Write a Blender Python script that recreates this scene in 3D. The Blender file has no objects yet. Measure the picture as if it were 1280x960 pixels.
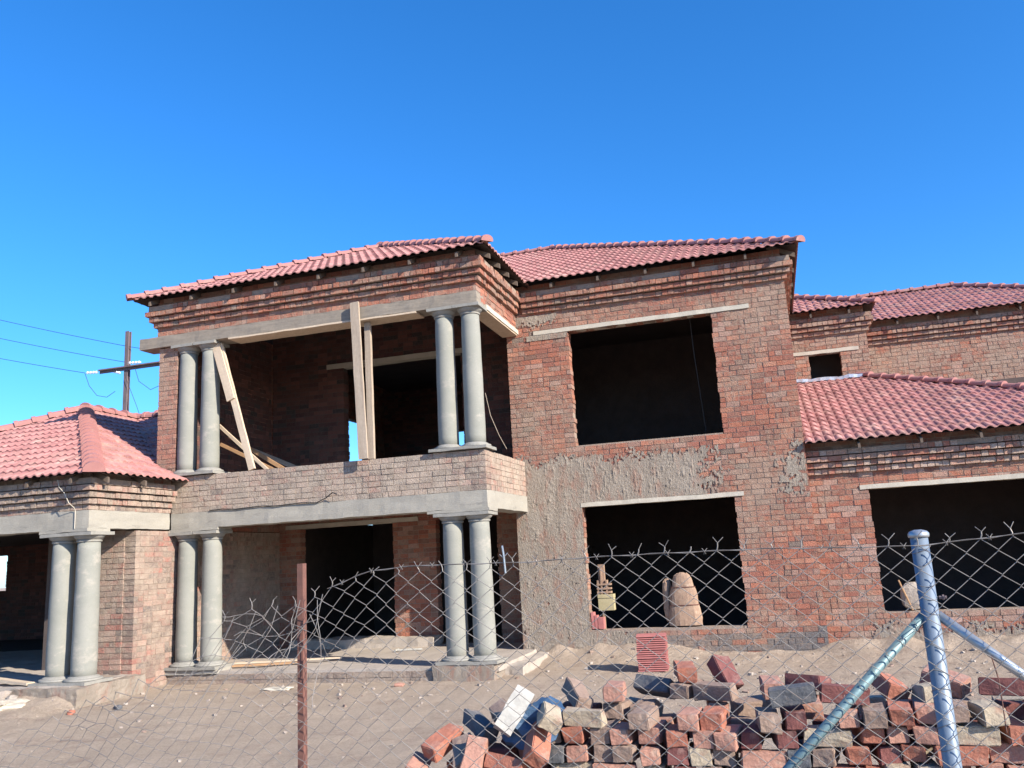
import bpy, bmesh, math, random
from mathutils import Vector, Matrix, noise
random.seed(7)
R = random.random
S = bpy.context.scene
COL = S.collection
rad = math.radians

# ------------------------------------------------------------------ materials
def new_mat(name):
    m = bpy.data.materials.new(name); m.use_nodes = True
    nt = m.node_tree; nt.nodes.clear()
    o = nt.nodes.new('ShaderNodeOutputMaterial'); b = nt.nodes.new('ShaderNodeBsdfPrincipled')
    nt.links.new(b.outputs[0], o.inputs[0])
    return m, nt, b

def N(nt, t, **k):
    n = nt.nodes.new(t)
    for a, v in k.items():
        if a in n.inputs.keys(): n.inputs[a].default_value = v
        else: setattr(n, a, v)
    return n

def coords(nt): return nt.nodes.new('ShaderNodeTexCoord').outputs['Object']

def noise_fac(nt, scale, detail=5, rough=.6, lo=.35, hi=.65, vec=None, stretch=None):
    v = vec or coords(nt)
    if stretch:
        mp = N(nt, 'ShaderNodeMapping'); mp.inputs['Scale'].default_value = stretch
        nt.links.new(v, mp.inputs[0]); v = mp.outputs[0]
    n = N(nt, 'ShaderNodeTexNoise', Scale=scale, Detail=detail, Roughness=rough)
    nt.links.new(v, n.inputs['Vector'])
    r = N(nt, 'ShaderNodeMapRange'); r.inputs[1].default_value = lo; r.inputs[2].default_value = hi
    nt.links.new(n.outputs['Fac'], r.inputs[0])
    return r.outputs[0]

def mixc(nt, fac, a, b, mode='MIX'):
    m = N(nt, 'ShaderNodeMix', data_type='RGBA', blend_type=mode)
    for s, v in ((m.inputs[0], fac), (m.inputs[6], a), (m.inputs[7], b)):
        if hasattr(v, 'links'): nt.links.new(v, s)
        elif isinstance(v, (int, float)): s.default_value = v
        else: s.default_value = (*v, 1)
    return m.outputs[2]

def math_(nt, op, a, b=0.):
    m = N(nt, 'ShaderNodeMath', operation=op)
    for s, v in ((m.inputs[0], a), (m.inputs[1], b)):
        if hasattr(v, 'links'): nt.links.new(v, s)
        else: s.default_value = v
    return m.outputs[0]

def bump(nt, b, h, dist=.01, strength=1.):
    n = N(nt, 'ShaderNodeBump', Strength=strength, Distance=dist)
    nt.links.new(h, n.inputs['Height']); nt.links.new(n.outputs[0], b.inputs['Normal'])

def rough_mat(name, c1, c2, scale=3., c3=None, s3=.8, f3=(.5, .62), bscale=60., bdist=.006, rough=.9, stretch=None, metal=0, spec=.3, fine=.25):
    m, nt, b = new_mat(name)
    c = mixc(nt, noise_fac(nt, scale, 6, .65, .3, .7, stretch=stretch), c1, c2)
    if c3: c = mixc(nt, noise_fac(nt, s3, 6, .7, *f3, stretch=stretch), c, c3)
    f = noise_fac(nt, bscale * 1.7, 3, .6, .2, .8)
    c = mixc(nt, fine, c, mixc(nt, f, (.25, .25, .25), (.75, .75, .75)), 'OVERLAY')
    nt.links.new(c, b.inputs['Base Color'])
    b.inputs['Roughness'].default_value = rough; b.inputs['Metallic'].default_value = metal
    b.inputs['Specular IOR Level'].default_value = spec
    bump(nt, b, noise_fac(nt, bscale, 6, .7, 0, 1, stretch=stretch), bdist)
    return m

def tile_variation(m):
    nt = m.node_tree; b = next(n for n in nt.nodes if n.type == 'BSDF_PRINCIPLED'); src = b.inputs['Base Color'].links[0].from_socket
    v = N(nt, 'ShaderNodeTexVoronoi', Scale=4.2); nt.links.new(coords(nt), v.inputs['Vector'])
    r = nt.nodes.new('ShaderNodeSeparateColor'); nt.links.new(v.outputs['Color'], r.inputs[0])
    c = mixc(nt, .5, src, mixc(nt, r.outputs[0], (.30, .30, .30), (.70, .70, .70)), 'OVERLAY')
    c = mixc(nt, math_(nt, 'MULTIPLY', noise_fac(nt, 1.1, 7, .75, .5, .8), .6), c, (.36, .26, .21))
    nt.links.new(c, b.inputs['Base Color'])

def brick_mat(name, mortar, smear_lo, smear_hi, mixmax=.85):
    """bricks: per-brick colour in the attribute Col, mortar smeared over them in clots"""
    m, nt, b = new_mat(name)
    a = N(nt, 'ShaderNodeAttribute', attribute_name='Col')
    c = a.outputs['Color']
    c = mixc(nt, math_(nt, 'MULTIPLY', noise_fac(nt, 28, 5, .7, .45, .75), .55), c, (.16, .09, .075))
    big = noise_fac(nt, .9, 4, .6, .25, .75)
    fine = noise_fac(nt, 11, 8, .75, .3, .7)
    s = math_(nt, 'ADD', math_(nt, 'MULTIPLY', big, .55), math_(nt, 'MULTIPLY', fine, .5))
    r = N(nt, 'ShaderNodeMapRange'); r.inputs[1].default_value = smear_lo; r.inputs[2].default_value = smear_hi; r.inputs[4].default_value = mixmax
    nt.links.new(s, r.inputs[0])
    mc = mixc(nt, noise_fac(nt, 5, 5, .6), mortar, tuple(x * .72 for x in mortar))
    c = mixc(nt, r.outputs[0], c, mc)
    c = mixc(nt, .3, c, mixc(nt, noise_fac(nt, 90, 3, .6, .2, .8), (.2, .2, .2), (.8, .8, .8)), 'OVERLAY')
    nt.links.new(c, b.inputs['Base Color'])
    b.inputs['Roughness'].default_value = .93; b.inputs['Specular IOR Level'].default_value = .2
    h = math_(nt, 'ADD', math_(nt, 'MULTIPLY', noise_fac(nt, 35, 6, .75, 0, 1), 1.), math_(nt, 'MULTIPLY', r.outputs[0], .35))
    bump(nt, b, h, .028)
    return m

MORT = (.37, .275, .21)
M = {}
M['brick'] = brick_mat('red_brickwork', MORT, .42, .74, .8)
M['brick_pale'] = brick_mat('dusty_brickwork', (.42, .34, .27), .30, .62, .85)
M['brick_parapet'] = brick_mat('mortar_washed_brickwork', (.45, .375, .30), .20, .54, .85)
M['brick_mid'] = brick_mat('weathered_brickwork', (.38, .29, .225), .36, .68, .8)
M['brick_shade'] = brick_mat('shade_painted_brickwork', (.14, .11, .095), .55, .85, .6)  # shade of the balcony and rooms painted into the brick colour
M['mortar_shade'] = rough_mat('shade_painted_mortar', (.12, .095, .08), (.08, .065, .055), 9, bscale=45, bdist=.02)  # mortar core darkened to carry the same painted shade
M['mortar'] = rough_mat('mortar', MORT, (.23, .19, .16), 9, bscale=45, bdist=.02)
M['slurry'] = rough_mat('cement_slurry', (.32, .275, .225), (.225, .19, .155), 2.6, (.27, .165, .125), 3.0, (.50, .66), bscale=38, bdist=.03, stretch=(1.6, 1, .55))
M['slurry_pale'] = rough_mat('pale_slurry', (.38, .37, .33), (.29, .27, .24), 4, bscale=38, bdist=.02)
M['concrete'] = rough_mat('concrete', (.33, .31, .265), (.26, .245, .21), 1.6, (.19, .18, .16), 2.2, (.58, .72), bscale=30, bdist=.006, stretch=(.6, .6, 3))
M['concrete_formed'] = rough_mat('board_marked_concrete', (.27, .235, .19), (.19, .165, .135), 3, (.13, .115, .10), 1.3, (.6, .75), bscale=12, bdist=.008, stretch=(.5, .5, 6))
M['column'] = rough_mat('cast_column_concrete', (.25, .25, .222), (.20, .205, .18), 1.6, (.32, .30, .26), 3., (.54, .70), bscale=30, bdist=.0025, stretch=(.8, .8, 1.3), fine=.12)
M['column_trim'] = rough_mat('column_trim_concrete', (.28, .27, .24), (.21, .205, .185), 8, bscale=40, bdist=.006, fine=.15)
M['lintel'] = rough_mat('pale_lintel', (.50, .46, .38), (.40, .365, .30), 5, bscale=30, bdist=.004)
M['tile'] = rough_mat('pink_roof_tile', (.40, .19, .17), (.31, .14, .13), 3.2, (.43, .27, .225), 2.6, (.52, .72), bscale=50, bdist=.003, rough=.75, fine=.15)
tile_variation(M['tile'])
M['tile_cap'] = rough_mat('ridge_tile', (.36, .17, .155), (.30, .14, .13), 2.2, (.37, .25, .21), 4., (.55, .75), bscale=50, bdist=.003, rough=.8, fine=.15)
M['tile_new'] = rough_mat('new_roof_tile', (.42, .16, .145), (.35, .13, .12), 5, bscale=50, bdist=.003, rough=.7, fine=.15)  # plain colour of the unlaid pink tiles
M['felt'] = rough_mat('roof_batten_timber', (.06, .047, .04), (.04, .032, .03), 4, bscale=30)
M['timber'] = rough_mat('grey_timber', (.40, .33, .255), (.30, .24, .185), 2, (.22, .17, .13), 6, (.6, .72), bscale=14, bdist=.006, stretch=(6, 6, .5), fine=.2)
M['timber_pale'] = rough_mat('fresh_timber', (.56, .46, .34), (.46, .36, .26), 2, (.33, .24, .16), 7, (.62, .72), bscale=14, bdist=.005, stretch=(6, 6, .5), fine=.2)
M['timber_orange'] = rough_mat('orange_timber', (.42, .25, .13), (.30, .18, .10), 2, bscale=14, bdist=.005, fine=.2)
M['rafter'] = rough_mat('weathered_rafter', (.13, .10, .08), (.09, .07, .055), 3, bscale=14, fine=.2)
M['steel_grey'] = rough_mat('weathered_steel', (.16, .12, .12), (.11, .085, .09), 3, bscale=20, rough=.7)
M['galv'] = rough_mat('blue_galvanised_steel', (.19, .24, .30), (.15, .195, .25), 4, (.25, .29, .33), 6, (.55, .75), bscale=60, bdist=.0003, rough=.5, metal=.25, spec=.5, fine=.12)
M['galv_green'] = rough_mat('dull_galvanised_stay', (.15, .235, .255), (.12, .19, .21), 6, (.22, .28, .28), 9, (.58, .7), bscale=60, bdist=.001, rough=.5, metal=.35, fine=.12)
M['galv_bright'] = rough_mat('bright_galvanised_stay', (.42, .45, .47), (.32, .35, .37), 9, (.16, .16, .15), 14, (.6, .72), bscale=60, bdist=.001, rough=.35, metal=.6, fine=.15)
M['wire'] = rough_mat('galvanised_wire', (.27, .25, .23), (.19, .175, .16), 20, (.17, .12, .09), 3, (.58, .7), bscale=80, bdist=.0005, rough=.55, metal=.3)
M['rust'] = rough_mat('rusty_steel', (.19, .085, .065), (.10, .055, .045), 9, (.26, .17, .14), 5, (.6, .7), bscale=60, bdist=.002, rough=.85)
M['dark_wire'] = rough_mat('dark_cable', (.03, .03, .03), (.05, .045, .04), 9, bscale=30)
M['white_ceramic'] = rough_mat('white_insulator', (.75, .78, .8), (.6, .62, .65), 9, bscale=30, rough=.3)
M['inside'] = rough_mat('shade_painted_plaster', (.10, .08, .07), (.07, .055, .05), 3, bscale=30)  # indoor shade painted into the plaster colour
M['block_white'] = rough_mat('white_plastered_block', (.42, .41, .38), (.32, .31, .28), 7, bscale=26, bdist=.006)
M['flash'] = rough_mat('metal_flashing', (.55, .60, .66), (.42, .46, .52), 6, bscale=18, bdist=.006, rough=.4, metal=.5)
M['blue_bag'] = rough_mat('blue_plastic', (.035, .075, .14), (.05, .10, .18), 9, bscale=18, bdist=.01, rough=.5)
M['card'] = rough_mat('brown_board', (.34, .235, .165), (.26, .17, .12), 5, (.42, .31, .23), 8, (.55, .7), bscale=16, bdist=.01)
M['box_khaki'] = rough_mat('khaki_board', (.42, .37, .22), (.36, .31, .18), 9, bscale=30, bdist=.002)
M['weed'] = rough_mat('weed_green', (.06, .11, .035), (.09, .14, .05), 9, bscale=30)
M['rubble'] = rough_mat('dusty_rubble', (.36, .31, .26), (.27, .225, .19), 5, bscale=22, bdist=.02)
M['sand'] = rough_mat('pale_building_sand', (.52, .47, .38), (.43, .38, .31), 4, bscale=30, bdist=.02)
M['slab'] = rough_mat('dusty_concrete_floor', (.40, .35, .30), (.33, .29, .25), 2, (.27, .235, .20), 1.2, (.55, .7), bscale=30, bdist=.008)

def ground_mat():
    m, nt, b = new_mat('dry_earth')
    c = mixc(nt, noise_fac(nt, .7, 8, .65, .3, .7), (.48, .39, .305), (.41, .33, .255))
    c = mixc(nt, noise_fac(nt, 2.6, 8, .7, .52, .7), c, (.34, .26, .205))
    c = mixc(nt, noise_fac(nt, 14, 6, .7, .6, .72), c, (.54, .44, .36))
    c = mixc(nt, .55, c, mixc(nt, noise_fac(nt, 38, 6, .8, .25, .75), (.2, .2, .2), (.8, .8, .8)), 'OVERLAY')
    nt.links.new(c, b.inputs['Base Color']); b.inputs['Roughness'].default_value = .97; b.inputs['Specular IOR Level'].default_value = .1
    h = math_(nt, 'ADD', noise_fac(nt, 9, 8, .75, 0, 1), math_(nt, 'MULTIPLY', noise_fac(nt, 45, 5, .7, 0, 1), .35))
    bump(nt, b, h, .085)
    return m
M['ground'] = ground_mat()

BR = {  # loose bricks
 'orange red': ((.38, .15, .095), (.29, .115, .08), (.40, .27, .21)),
 'dusty pink': ((.39, .215, .16), (.32, .165, .125), (.43, .32, .25)),
 'maroon': ((.20, .075, .065), (.14, .055, .05), (.30, .19, .16)),
 'grey brown': ((.28, .20, .155), (.21, .15, .12), (.36, .28, .225)),
 'burnt blue grey': ((.12, .125, .13), (.085, .09, .10), (.26, .22, .19)),
 'tan mortared': ((.40, .34, .25), (.33, .27, .20), (.27, .14, .10)),
}
for k, (a, b_, c) in BR.items():
    M[k] = rough_mat(k.replace(' ', '_') + '_brick', a, b_, 6, c, 7., (.54, .72), bscale=45, bdist=.007, fine=.35)

# ------------------------------------------------------------------ mesh helpers
def tag(o, label=None, cat=None, group=None, kind=None):
    if label: o['label'] = label
    if cat: o['category'] = cat
    if group: o['group'] = group
    if kind: o['kind'] = kind
    return o

def empty(name, loc, label=None, cat=None, group=None, rz=0):
    o = bpy.data.objects.new(name, None); COL.objects.link(o)
    o.location = loc; o.rotation_euler[2] = rz; o.empty_display_size = .2
    return tag(o, label, cat, group)

class MB:
    def __init__(s): s.v = []; s.f = []; s.mi = []; s.c = []; s.col = (1, 1, 1); s.m = 0
    def add(s, vs, fs):
        n = len(s.v); s.v += [tuple(v) for v in vs]
        for f in fs: s.f.append([i + n for i in f]); s.mi.append(s.m); s.c.append(s.col)
    def box(s, x0, x1, y0, y1, z0, z1, j=0., mat=None):
        vs = [(x, y, z) for z in (z0, z1) for y in (y0, y1) for x in (x0, x1)]
        if j: vs = [(x + (R() - .5) * 2 * j, y + (R() - .5) * 2 * j, z + (R() - .5) * 2 * j) for x, y, z in vs]
        if mat: vs = [mat @ Vector(v) for v in vs]
        s.add(vs, [(0, 2, 3, 1), (4, 5, 7, 6), (0, 1, 5, 4), (2, 6, 7, 3), (0, 4, 6, 2), (1, 3, 7, 5)])
    def rbox(s, x0, x1, y0, y1, z0, z1, cell=.14, amp=.005, seed=0., mat=None):
        """box with subdivided, slightly uneven faces"""
        L = (x1 - x0, y1 - y0, z1 - z0); n = [max(1, min(90, round(l / cell))) for l in L]
        idx = {}; vs = []; fs = []
        def vid(i, j, k):
            if (i, j, k) not in idx:
                p = Vector((x0 + L[0] * i / n[0], y0 + L[1] * j / n[1], z0 + L[2] * k / n[2]))
                q = p * 3.1 + Vector((seed, seed * 2, 3))
                p = p + amp * 2 * noise.noise_vector(q) + amp * noise.noise_vector(q * 4)
                if mat: p = mat @ p
                idx[(i, j, k)] = len(vs); vs.append(p)
            return idx[(i, j, k)]
        for k, fl in ((0, 1), (n[2], 0)):
            for i in range(n[0]):
                for j in range(n[1]):
                    q = [vid(i, j, k), vid(i + 1, j, k), vid(i + 1, j + 1, k), vid(i, j + 1, k)]
                    fs.append(q[::-1] if fl else q)
        for j, fl in ((0, 0), (n[1], 1)):
            for i in range(n[0]):
                for k in range(n[2]):
                    q = [vid(i, j, k), vid(i + 1, j, k), vid(i + 1, j, k + 1), vid(i, j, k + 1)]
                    fs.append(q[::-1] if fl else q)
        for i, fl in ((0, 1), (n[0], 0)):
            for j in range(n[1]):
                for k in range(n[2]):
                    q = [vid(i, j, k), vid(i, j + 1, k), vid(i, j + 1, k + 1), vid(i, j, k + 1)]
                    fs.append(q[::-1] if fl else q)
        s.add(vs, fs)
    def tube(s, pts, r, n=6, caps=True):
        pts = [Vector(p) for p in pts]; rs = r if isinstance(r, (list, tuple)) else [r] * len(pts)
        rings = []; up = Vector((.13, .27, 1)).normalized()
        for i, p in enumerate(pts):
            d = (pts[min(i + 1, len(pts) - 1)] - pts[max(i - 1, 0)])
            d = d.normalized() if d.length > 1e-9 else Vector((0, 0, 1))
            a = d.cross(up)
            if a.length < .05: a = d.cross(Vector((1, .1, 0)))
            a.normalize(); b = d.cross(a)
            rings.append([p + rs[i] * (math.cos(2 * math.pi * k / n) * a + math.sin(2 * math.pi * k / n) * b) for k in range(n)])
        fs = []
        for i in range(len(pts) - 1):
            for k in range(n):
                fs.append((i * n + k, i * n + (k + 1) % n, (i + 1) * n + (k + 1) % n, (i + 1) * n + k))
        if caps:
            fs.append(tuple(range(n))[::-1]); fs.append(tuple((len(pts) - 1) * n + k for k in range(n)))
        s.add([v for r_ in rings for v in r_], fs)
    def lathe(s, prof, cx, cy, n=28, caps=True):
        vs = [(cx + r * math.cos(2 * math.pi * k / n), cy + r * math.sin(2 * math.pi * k / n), z) for r, z in prof for k in range(n)]
        fs = [(i * n + k, i * n + (k + 1) % n, (i + 1) * n + (k + 1) % n, (i + 1) * n + k) for i in range(len(prof) - 1) for k in range(n)]
        if caps: fs += [tuple(range(n))[::-1], tuple((len(prof) - 1) * n + k for k in range(n))]
        s.add(vs, fs)
    def build(s, name, mats, parent=None, smooth=False, label=None):
        me = bpy.data.meshes.new(name); off = Vector((0, 0, 0))
        p = parent
        while p is not None: off = off + Vector(p.location); p = p.parent
        me.from_pydata([tuple(Vector(v) - off) for v in s.v], [], s.f)
        if not isinstance(mats, (list, tuple)): mats = [mats]
        for m in mats: me.materials.append(m)
        me.polygons.foreach_set('material_index', s.mi)
        a = me.color_attributes.new('Col', 'FLOAT_COLOR', 'CORNER')
        buf = []
        for f, c in zip(s.f, s.c): buf += [c[0], c[1], c[2], 1.] * len(f)
        a.data.foreach_set('color', buf)
        if smooth: me.polygons.foreach_set('use_smooth', [True] * len(s.f))
        me.update()
        o = bpy.data.objects.new(name, me); COL.objects.link(o)
        if parent: o.parent = parent
        if label: o['label'] = label
        return o

# brickwork ----------------------------------------------------------
PAL = [((.35, .135, .09), 5), ((.39, .155, .10), 4), ((.31, .125, .09), 4), ((.42, .195, .13), 2), ((.28, .135, .10), 3), ((.26, .15, .115), 1.2), ((.22, .17, .14), .3), ((.38, .23, .18), 3)]
PAL_SHADE = [((.13, .06, .05), 5), ((.17, .075, .06), 4), ((.10, .05, .045), 4), ((.07, .055, .05), 2)]  # palette darkened so the bricks carry balcony and room shade
PAL_OLD = [((.32, .19, .155), 4), ((.36, .15, .12), 2), ((.25, .17, .145), 4), ((.20, .155, .135), 3), ((.40, .26, .21), 3), ((.16, .135, .125), 2)]
def pick(pal):
    t = R() * sum(w for _, w in pal)
    for c, w in pal:
        t -= w
        if t <= 0: break
    k = .85 + .3 * R()
    return tuple(x * k for x in c)

CH = .0975
def brick_wall(name, O, U, Nn, L, z0, z1, parent, holes=(), T=.23, mats=None, pal=PAL, label=None, recess=.008, jit=.005, dark_base=None, pale=None, mesh=None, proud=0., ragged=0., header=.25):
    """wall with its outer face through O along U, outward normal Nn; every brick is laid singly"""
    mats = mats or [M['mortar'], M['brick']]
    U = Vector(U).normalized(); Nn = Vector(Nn).normalized(); O = Vector(O)
    mb = mesh or MB()
    def P(u, d, z): q = O + U * u - Nn * d; return Vector((q.x, q.y, z))
    def hbox(u0, u1, d0, d1, za, zb, j=0.):
        pts = [(u0, d0, za), (u1, d0, za), (u1, d1, za), (u0, d1, za), (u0, d0, zb), (u1, d0, zb), (u1, d1, zb), (u0, d1, zb)]
        vs = [P(u + (R() - .5) * 2 * j, d + (R() - .5) * 1.6 * j, z + (R() - .5) * 1.4 * j) for u, d, z in pts]
        fs = [(0, 3, 2, 1), (4, 5, 6, 7), (0, 1, 5, 4), (2, 3, 7, 6), (0, 4, 7, 3), (1, 2, 6, 5)]
        if U.cross(Vector((0, 0, 1))).dot(Nn) < 0: fs = [f[::-1] for f in fs]
        mb.add(vs, fs)
    # core
    mb.m = 0; mb.col = (1, 1, 1)
    us = sorted({0, L, *[h[0] for h in holes], *[h[1] for h in holes]}); us = [u for u in us if 0 <= u <= L]
    g = .012
    for a, b in zip(us[:-1], us[1:]):
        mid = (a + b) / 2; zs = [z0]
        for h in sorted([h for h in holes if h[0] < mid < h[1]], key=lambda h: h[2]): zs += [h[2] - g, h[3] + g]
        zs.append(z1 - (g if not ragged else .0))
        ea = g if (a == 0 or any(abs(h[1] - a) < 1e-6 for h in holes)) else 0
        eb = g if (b == L or any(abs(h[0] - b) < 1e-6 for h in holes)) else 0
        for za, zb in zip(zs[::2], zs[1::2]):
            if zb - za > .02: hbox(a + ea, b - eb, recess, T - recess, za, zb)
    # bricks
    mb.m = 1; nrow = max(1, round((z1 - z0) / CH)); h = (z1 - z0) / nrow
    for r in range(nrow):
        za = z0 + r * h; zb = za + h - .011; zm = (za + zb) / 2
        seg = [(0., L)]
        for ho in holes:
            if ho[2] - .03 < zm < ho[3] + .03:
                seg = [q for a, b in seg for q in ((a, min(b, ho[0])), (max(a, ho[1]), b)) if q[1] - q[0] > .03]
        for a, b in seg:
            u = a - (R() * .12 if a > 0 else 0) if False else a
            first = True
            while u < b - .02:
                w = .118 if R() < header or (first and r % 2) else .245
                first = False
                e = min(u + w, b)
                if b - e < .06: e = b
                mb.col = pick(pal)
                zk = noise.noise(Vector((P(u, 0, za)) * .9))
                if dark_base and za < dark_base + zk * .1: mb.col = tuple(x * .5 + .05 for x in (.22, .2, .19)) if R() < .75 else mb.col
                if ragged and r == nrow - 1 and noise.noise(Vector((u * 1.3 + O.x, O.y, 4.2))) < ragged - .5: u = e; continue
                d = proud + (R() - .5) * 2 * jit + (R() < .04) * .004
                ja = (R() - .5) * .026 if u == a and a > 0 else 0
                jb = (R() - .5) * .026 if e == b and b < L else 0
                hbox(u + ja + .001, e - .011 + jb + (.01 if e == b else 0), -d, T + (R() - .5) * .008, za + (R() - .5) * .004, zb + (R() - .5) * .004, .0032)
                u = e
    if mesh: return mb
    return mb.build(name, mats, parent, label=label)

def corbel(parent, name, runs, zb, mats, pal=PAL, steps=(.06, .12, .175), top=True, label=None, depth=.2):
    """corbelled courses round a set of wall runs; runs = (O, U, N, L, ext0, ext1)"""
    mb = MB()
    for O, U, Nn, L, e0, e1 in runs:
        U = Vector(U); Nn = Vector(Nn); O = Vector(O)
        for i, p in enumerate(steps):
            OO = O + Nn * p - U * (p * e0)
            brick_wall('x', OO, U, Nn, L + p * (e0 + e1), zb + i * (CH + .012), zb + i * (CH + .012) + CH, None, mesh=mb, T=p + .06 if e0 or e1 else depth, pal=pal, recess=.022, header=.85, jit=.011)
        if top:
            p = steps[-1] - .03
            OO = O + Nn * p - U * (p * e0)
            zt = zb + len(steps) * (CH + .012)
            brick_wall('x', OO, U, Nn, L + p * (e0 + e1), zt, zt + CH, None, mesh=mb, T=p + .05 if e0 or e1 else depth, pal=pal, recess=.02, header=.8, jit=.008, ragged=.38)
    mb_ = mb.build(name, mats, parent, label=label)
    return mb_

# roofs ---------------------------------------------------------------
TP, TC = .172, .33
def roof_slope(name, P0, P1, inward, s, D, parent, clips=(), label=None, root=None):
    """tiled slope rising from the eave line P0-P1; profile and laps are real"""
    P0 = Vector(P0); P1 = Vector(P1); A = (P1 - P0); L = A.length; A.normalize(); I = Vector(inward)
    bm = bmesh.new()
    na = int(L / TP * 8); nb = int(D / TC) + 1
    rows = []
    for k in range(nb):
        jj = (R() - .5) * .012
        for e, lift in ((0, .030), (1, 0.)):
            b = min((k + e) * TC, D); row = []
            for i in range(na + 1):
                a = L * i / na; ph = (a + jj) / TP
                t = ph % 1.
                hgt = .034 * max(0., math.sin(math.pi * min(1, t / .70))) ** .8 + .004 * (t > .70) * math.sin(math.pi * (t - .70) / .30)
                w = .0035 * noise.noise(Vector((math.floor(ph / 2) * 1.7, k * 2.3, 1)))
                p = P0 + A * a + I * (b - (.012 * math.sin(math.pi * t) if e == 0 else 0)); p.z = P0.z + s * b + hgt + lift + w
                row.append(bm.verts.new(p))
            rows.append(row)
    low = []
    for i in range(na + 1):
        v = rows[0][i].co.copy(); v.z -= .022; v += I * .004; low.append(bm.verts.new(v))
    fl = A.cross(I).z < 0
    def face(q): bm.faces.new(q[::-1] if fl else q)
    for r0, r1 in zip([low] + rows[:-1], rows):
        for i in range(na): face([r0[i], r0[i + 1], r1[i + 1], r1[i]])
    # battens and underlay below the tiles
    q = [P0 + I * .05, P1 + I * .05, P1 + I * D, P0 + I * D]
    n = 12
    for g_ in range(n):
        a0 = L * g_ / n; a1 = L * (g_ + 1) / n
        vs = []
        for aa, bb in ((a0, .03), (a1, .03), (a1, D), (a0, D)):
            v = P0 + A * aa + I * bb; v.z = P0.z + s * bb - .012; vs.append(bm.verts.new(v))
        f = bm.faces.new(vs if fl else vs[::-1]); f.material_index = 1
    for co, no in clips:
        bmesh.ops.bisect_plane(bm, geom=bm.verts[:] + bm.edges[:] + bm.faces[:], plane_co=Vector(co), plane_no=Vector(no), clear_outer=True)
    off = Vector((0, 0, 0)); p = parent
    while p is not None: off += Vector(p.location); p = p.parent
    for v in bm.verts: v.co -= off
    me = bpy.data.meshes.new(name); bm.to_mesh(me); bm.free()
    me.materials.append(M['tile']); me.materials.append(M['felt'])
    o = bpy.data.objects.new(name, me); COL.objects.link(o); o.parent = parent
    if label: o['label'] = label
    return o

def caps(P0, P1, parent, r=.125, seg=.34, name='ridge_cap', lift=.055):
    P0 = Vector(P0); P1 = Vector(P1); d = P1 - P0; L = d.length; d.normalize()
    side = d.cross(Vector((0, 0, 1))).normalized(); up = side.cross(d).normalized()
    mb = MB(); n = max(1, int(L / seg)); st = L / n
    for i in range(n):
        jit = Vector(((R() - .5) * .02, (R() - .5) * .02, (R() - .5) * .012))
        ring = []
        # lower end is wide and sits over the narrower upper end of the one below
        for t, rr, lf in ((-.05, r * 1.16, lift + .03), (0.03, r * 1.14, lift + .026), (.035, r * 1.03, lift + .015), (st, r * .92, lift)):
            c = P0 + d * (i * st + t) + up * lf + jit
            for k in range(9):
                a = math.pi * (k / 8) * 1.12 - .06 * math.pi
                ring.append(c + side * rr * math.cos(a) + up * rr * (math.sin(a) * .8 - .25))
        fs = []
        for q in range(3):
            for k in range(8): fs.append((q * 9 + k, q * 9 + k + 1, (q + 1) * 9 + k + 1, (q + 1) * 9 + k))
        fs.append(tuple(range(9)))
        mb.add(ring, fs)
    return mb.build(name, M['tile_cap'], parent)

def rafters(parent, P0, P1, inward, s, spacing=.95, ln=.5, z=-.05, start=.4):
    P0 = Vector(P0); P1 = Vector(P1); A = P1 - P0; L = A.length; A.normalize(); I = Vector(inward)
    first = None; t = start
    while t < L - .15:
        c = P0 + A * t + I * .06
        if first is None:
            mb = MB()
            vs = []
            for b in (0, ln):
                for w in (-.022, .022):
                    for h in (-.09, 0): vs.append(c + I * b + A * w + Vector((0, 0, s * b + h + z)))
            mb.add(vs, [(0, 1, 3, 2), (4, 6, 7, 5), (0, 4, 5, 1), (2, 3, 7, 6), (0, 2, 6, 4), (1, 5, 7, 3)])
            o = mb.build('rafter_tail', M['rafter'], parent); first = o; t0 = t
        else:
            o = first.copy(); COL.objects.link(o); o.parent = parent
            o.location = first.location + A * (t - t0)
        t += spacing * (.93 + .14 * R())

# ------------------------------------------------------------------ THE HOUSE
G = -.2
house = empty('brick_house', (-1, 3, G), 'large unfinished two-storey red brick house with pink tiled hip roofs and paired columns', 'house')
BKM = [M['mortar'], M['brick']]; BK_SHADE = [M['mortar_shade'], M['brick_shade']]; PALM = [M['mortar'], M['brick_pale']]
XL, XR = -1.667, 3.84
# right bay front
brick_wall('brick_wall', (XL, 0, 0), (1, 0, 0), (0, -1, 0), XR - XL, -.3, 6.6, house,
           holes=[(1.289, 4.104, 3.81, 6.11), (1.337, 4.187, .33, 2.60)], mats=BKM, dark_base=.16, label='rough red brick front wall of the right bay')
brick_wall('brick_wall', (XL, .02, 0), (1, 0, 0), (0, -1, 0), XR - XL - .02, 6.6, 7.2, house, mats=BKM, T=.2)
brick_wall('brick_wall', (XR, .24, 0), (0, 1, 0), (1, 0, 0), 11.5, -.3, 7.15, house, mats=BKM)
brick_wall('brick_wall', (XL, .24, 0), (0, 1, 0), (-1, 0, 0), 1.0, -.3, 7.1, house, mats=BKM)
# porch and balcony back wall
brick_wall('brick_wall', (-7.95, 1.3, 0), (1, 0, 0), (0, -1, 0), 7.95 - 1.67, -.3, 2.92, house,
           holes=[(.72, 3.03, .2, 2.62), (4.05, 5.45, .02, 2.62)], mats=BKM)
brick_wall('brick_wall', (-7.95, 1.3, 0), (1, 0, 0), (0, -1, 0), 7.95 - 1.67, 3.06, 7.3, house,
           holes=[(1.88, 4.8, 3.07, 6.28)], mats=BK_SHADE, pal=PAL_SHADE)  # balcony shade put into this back wall's brick colours
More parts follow.
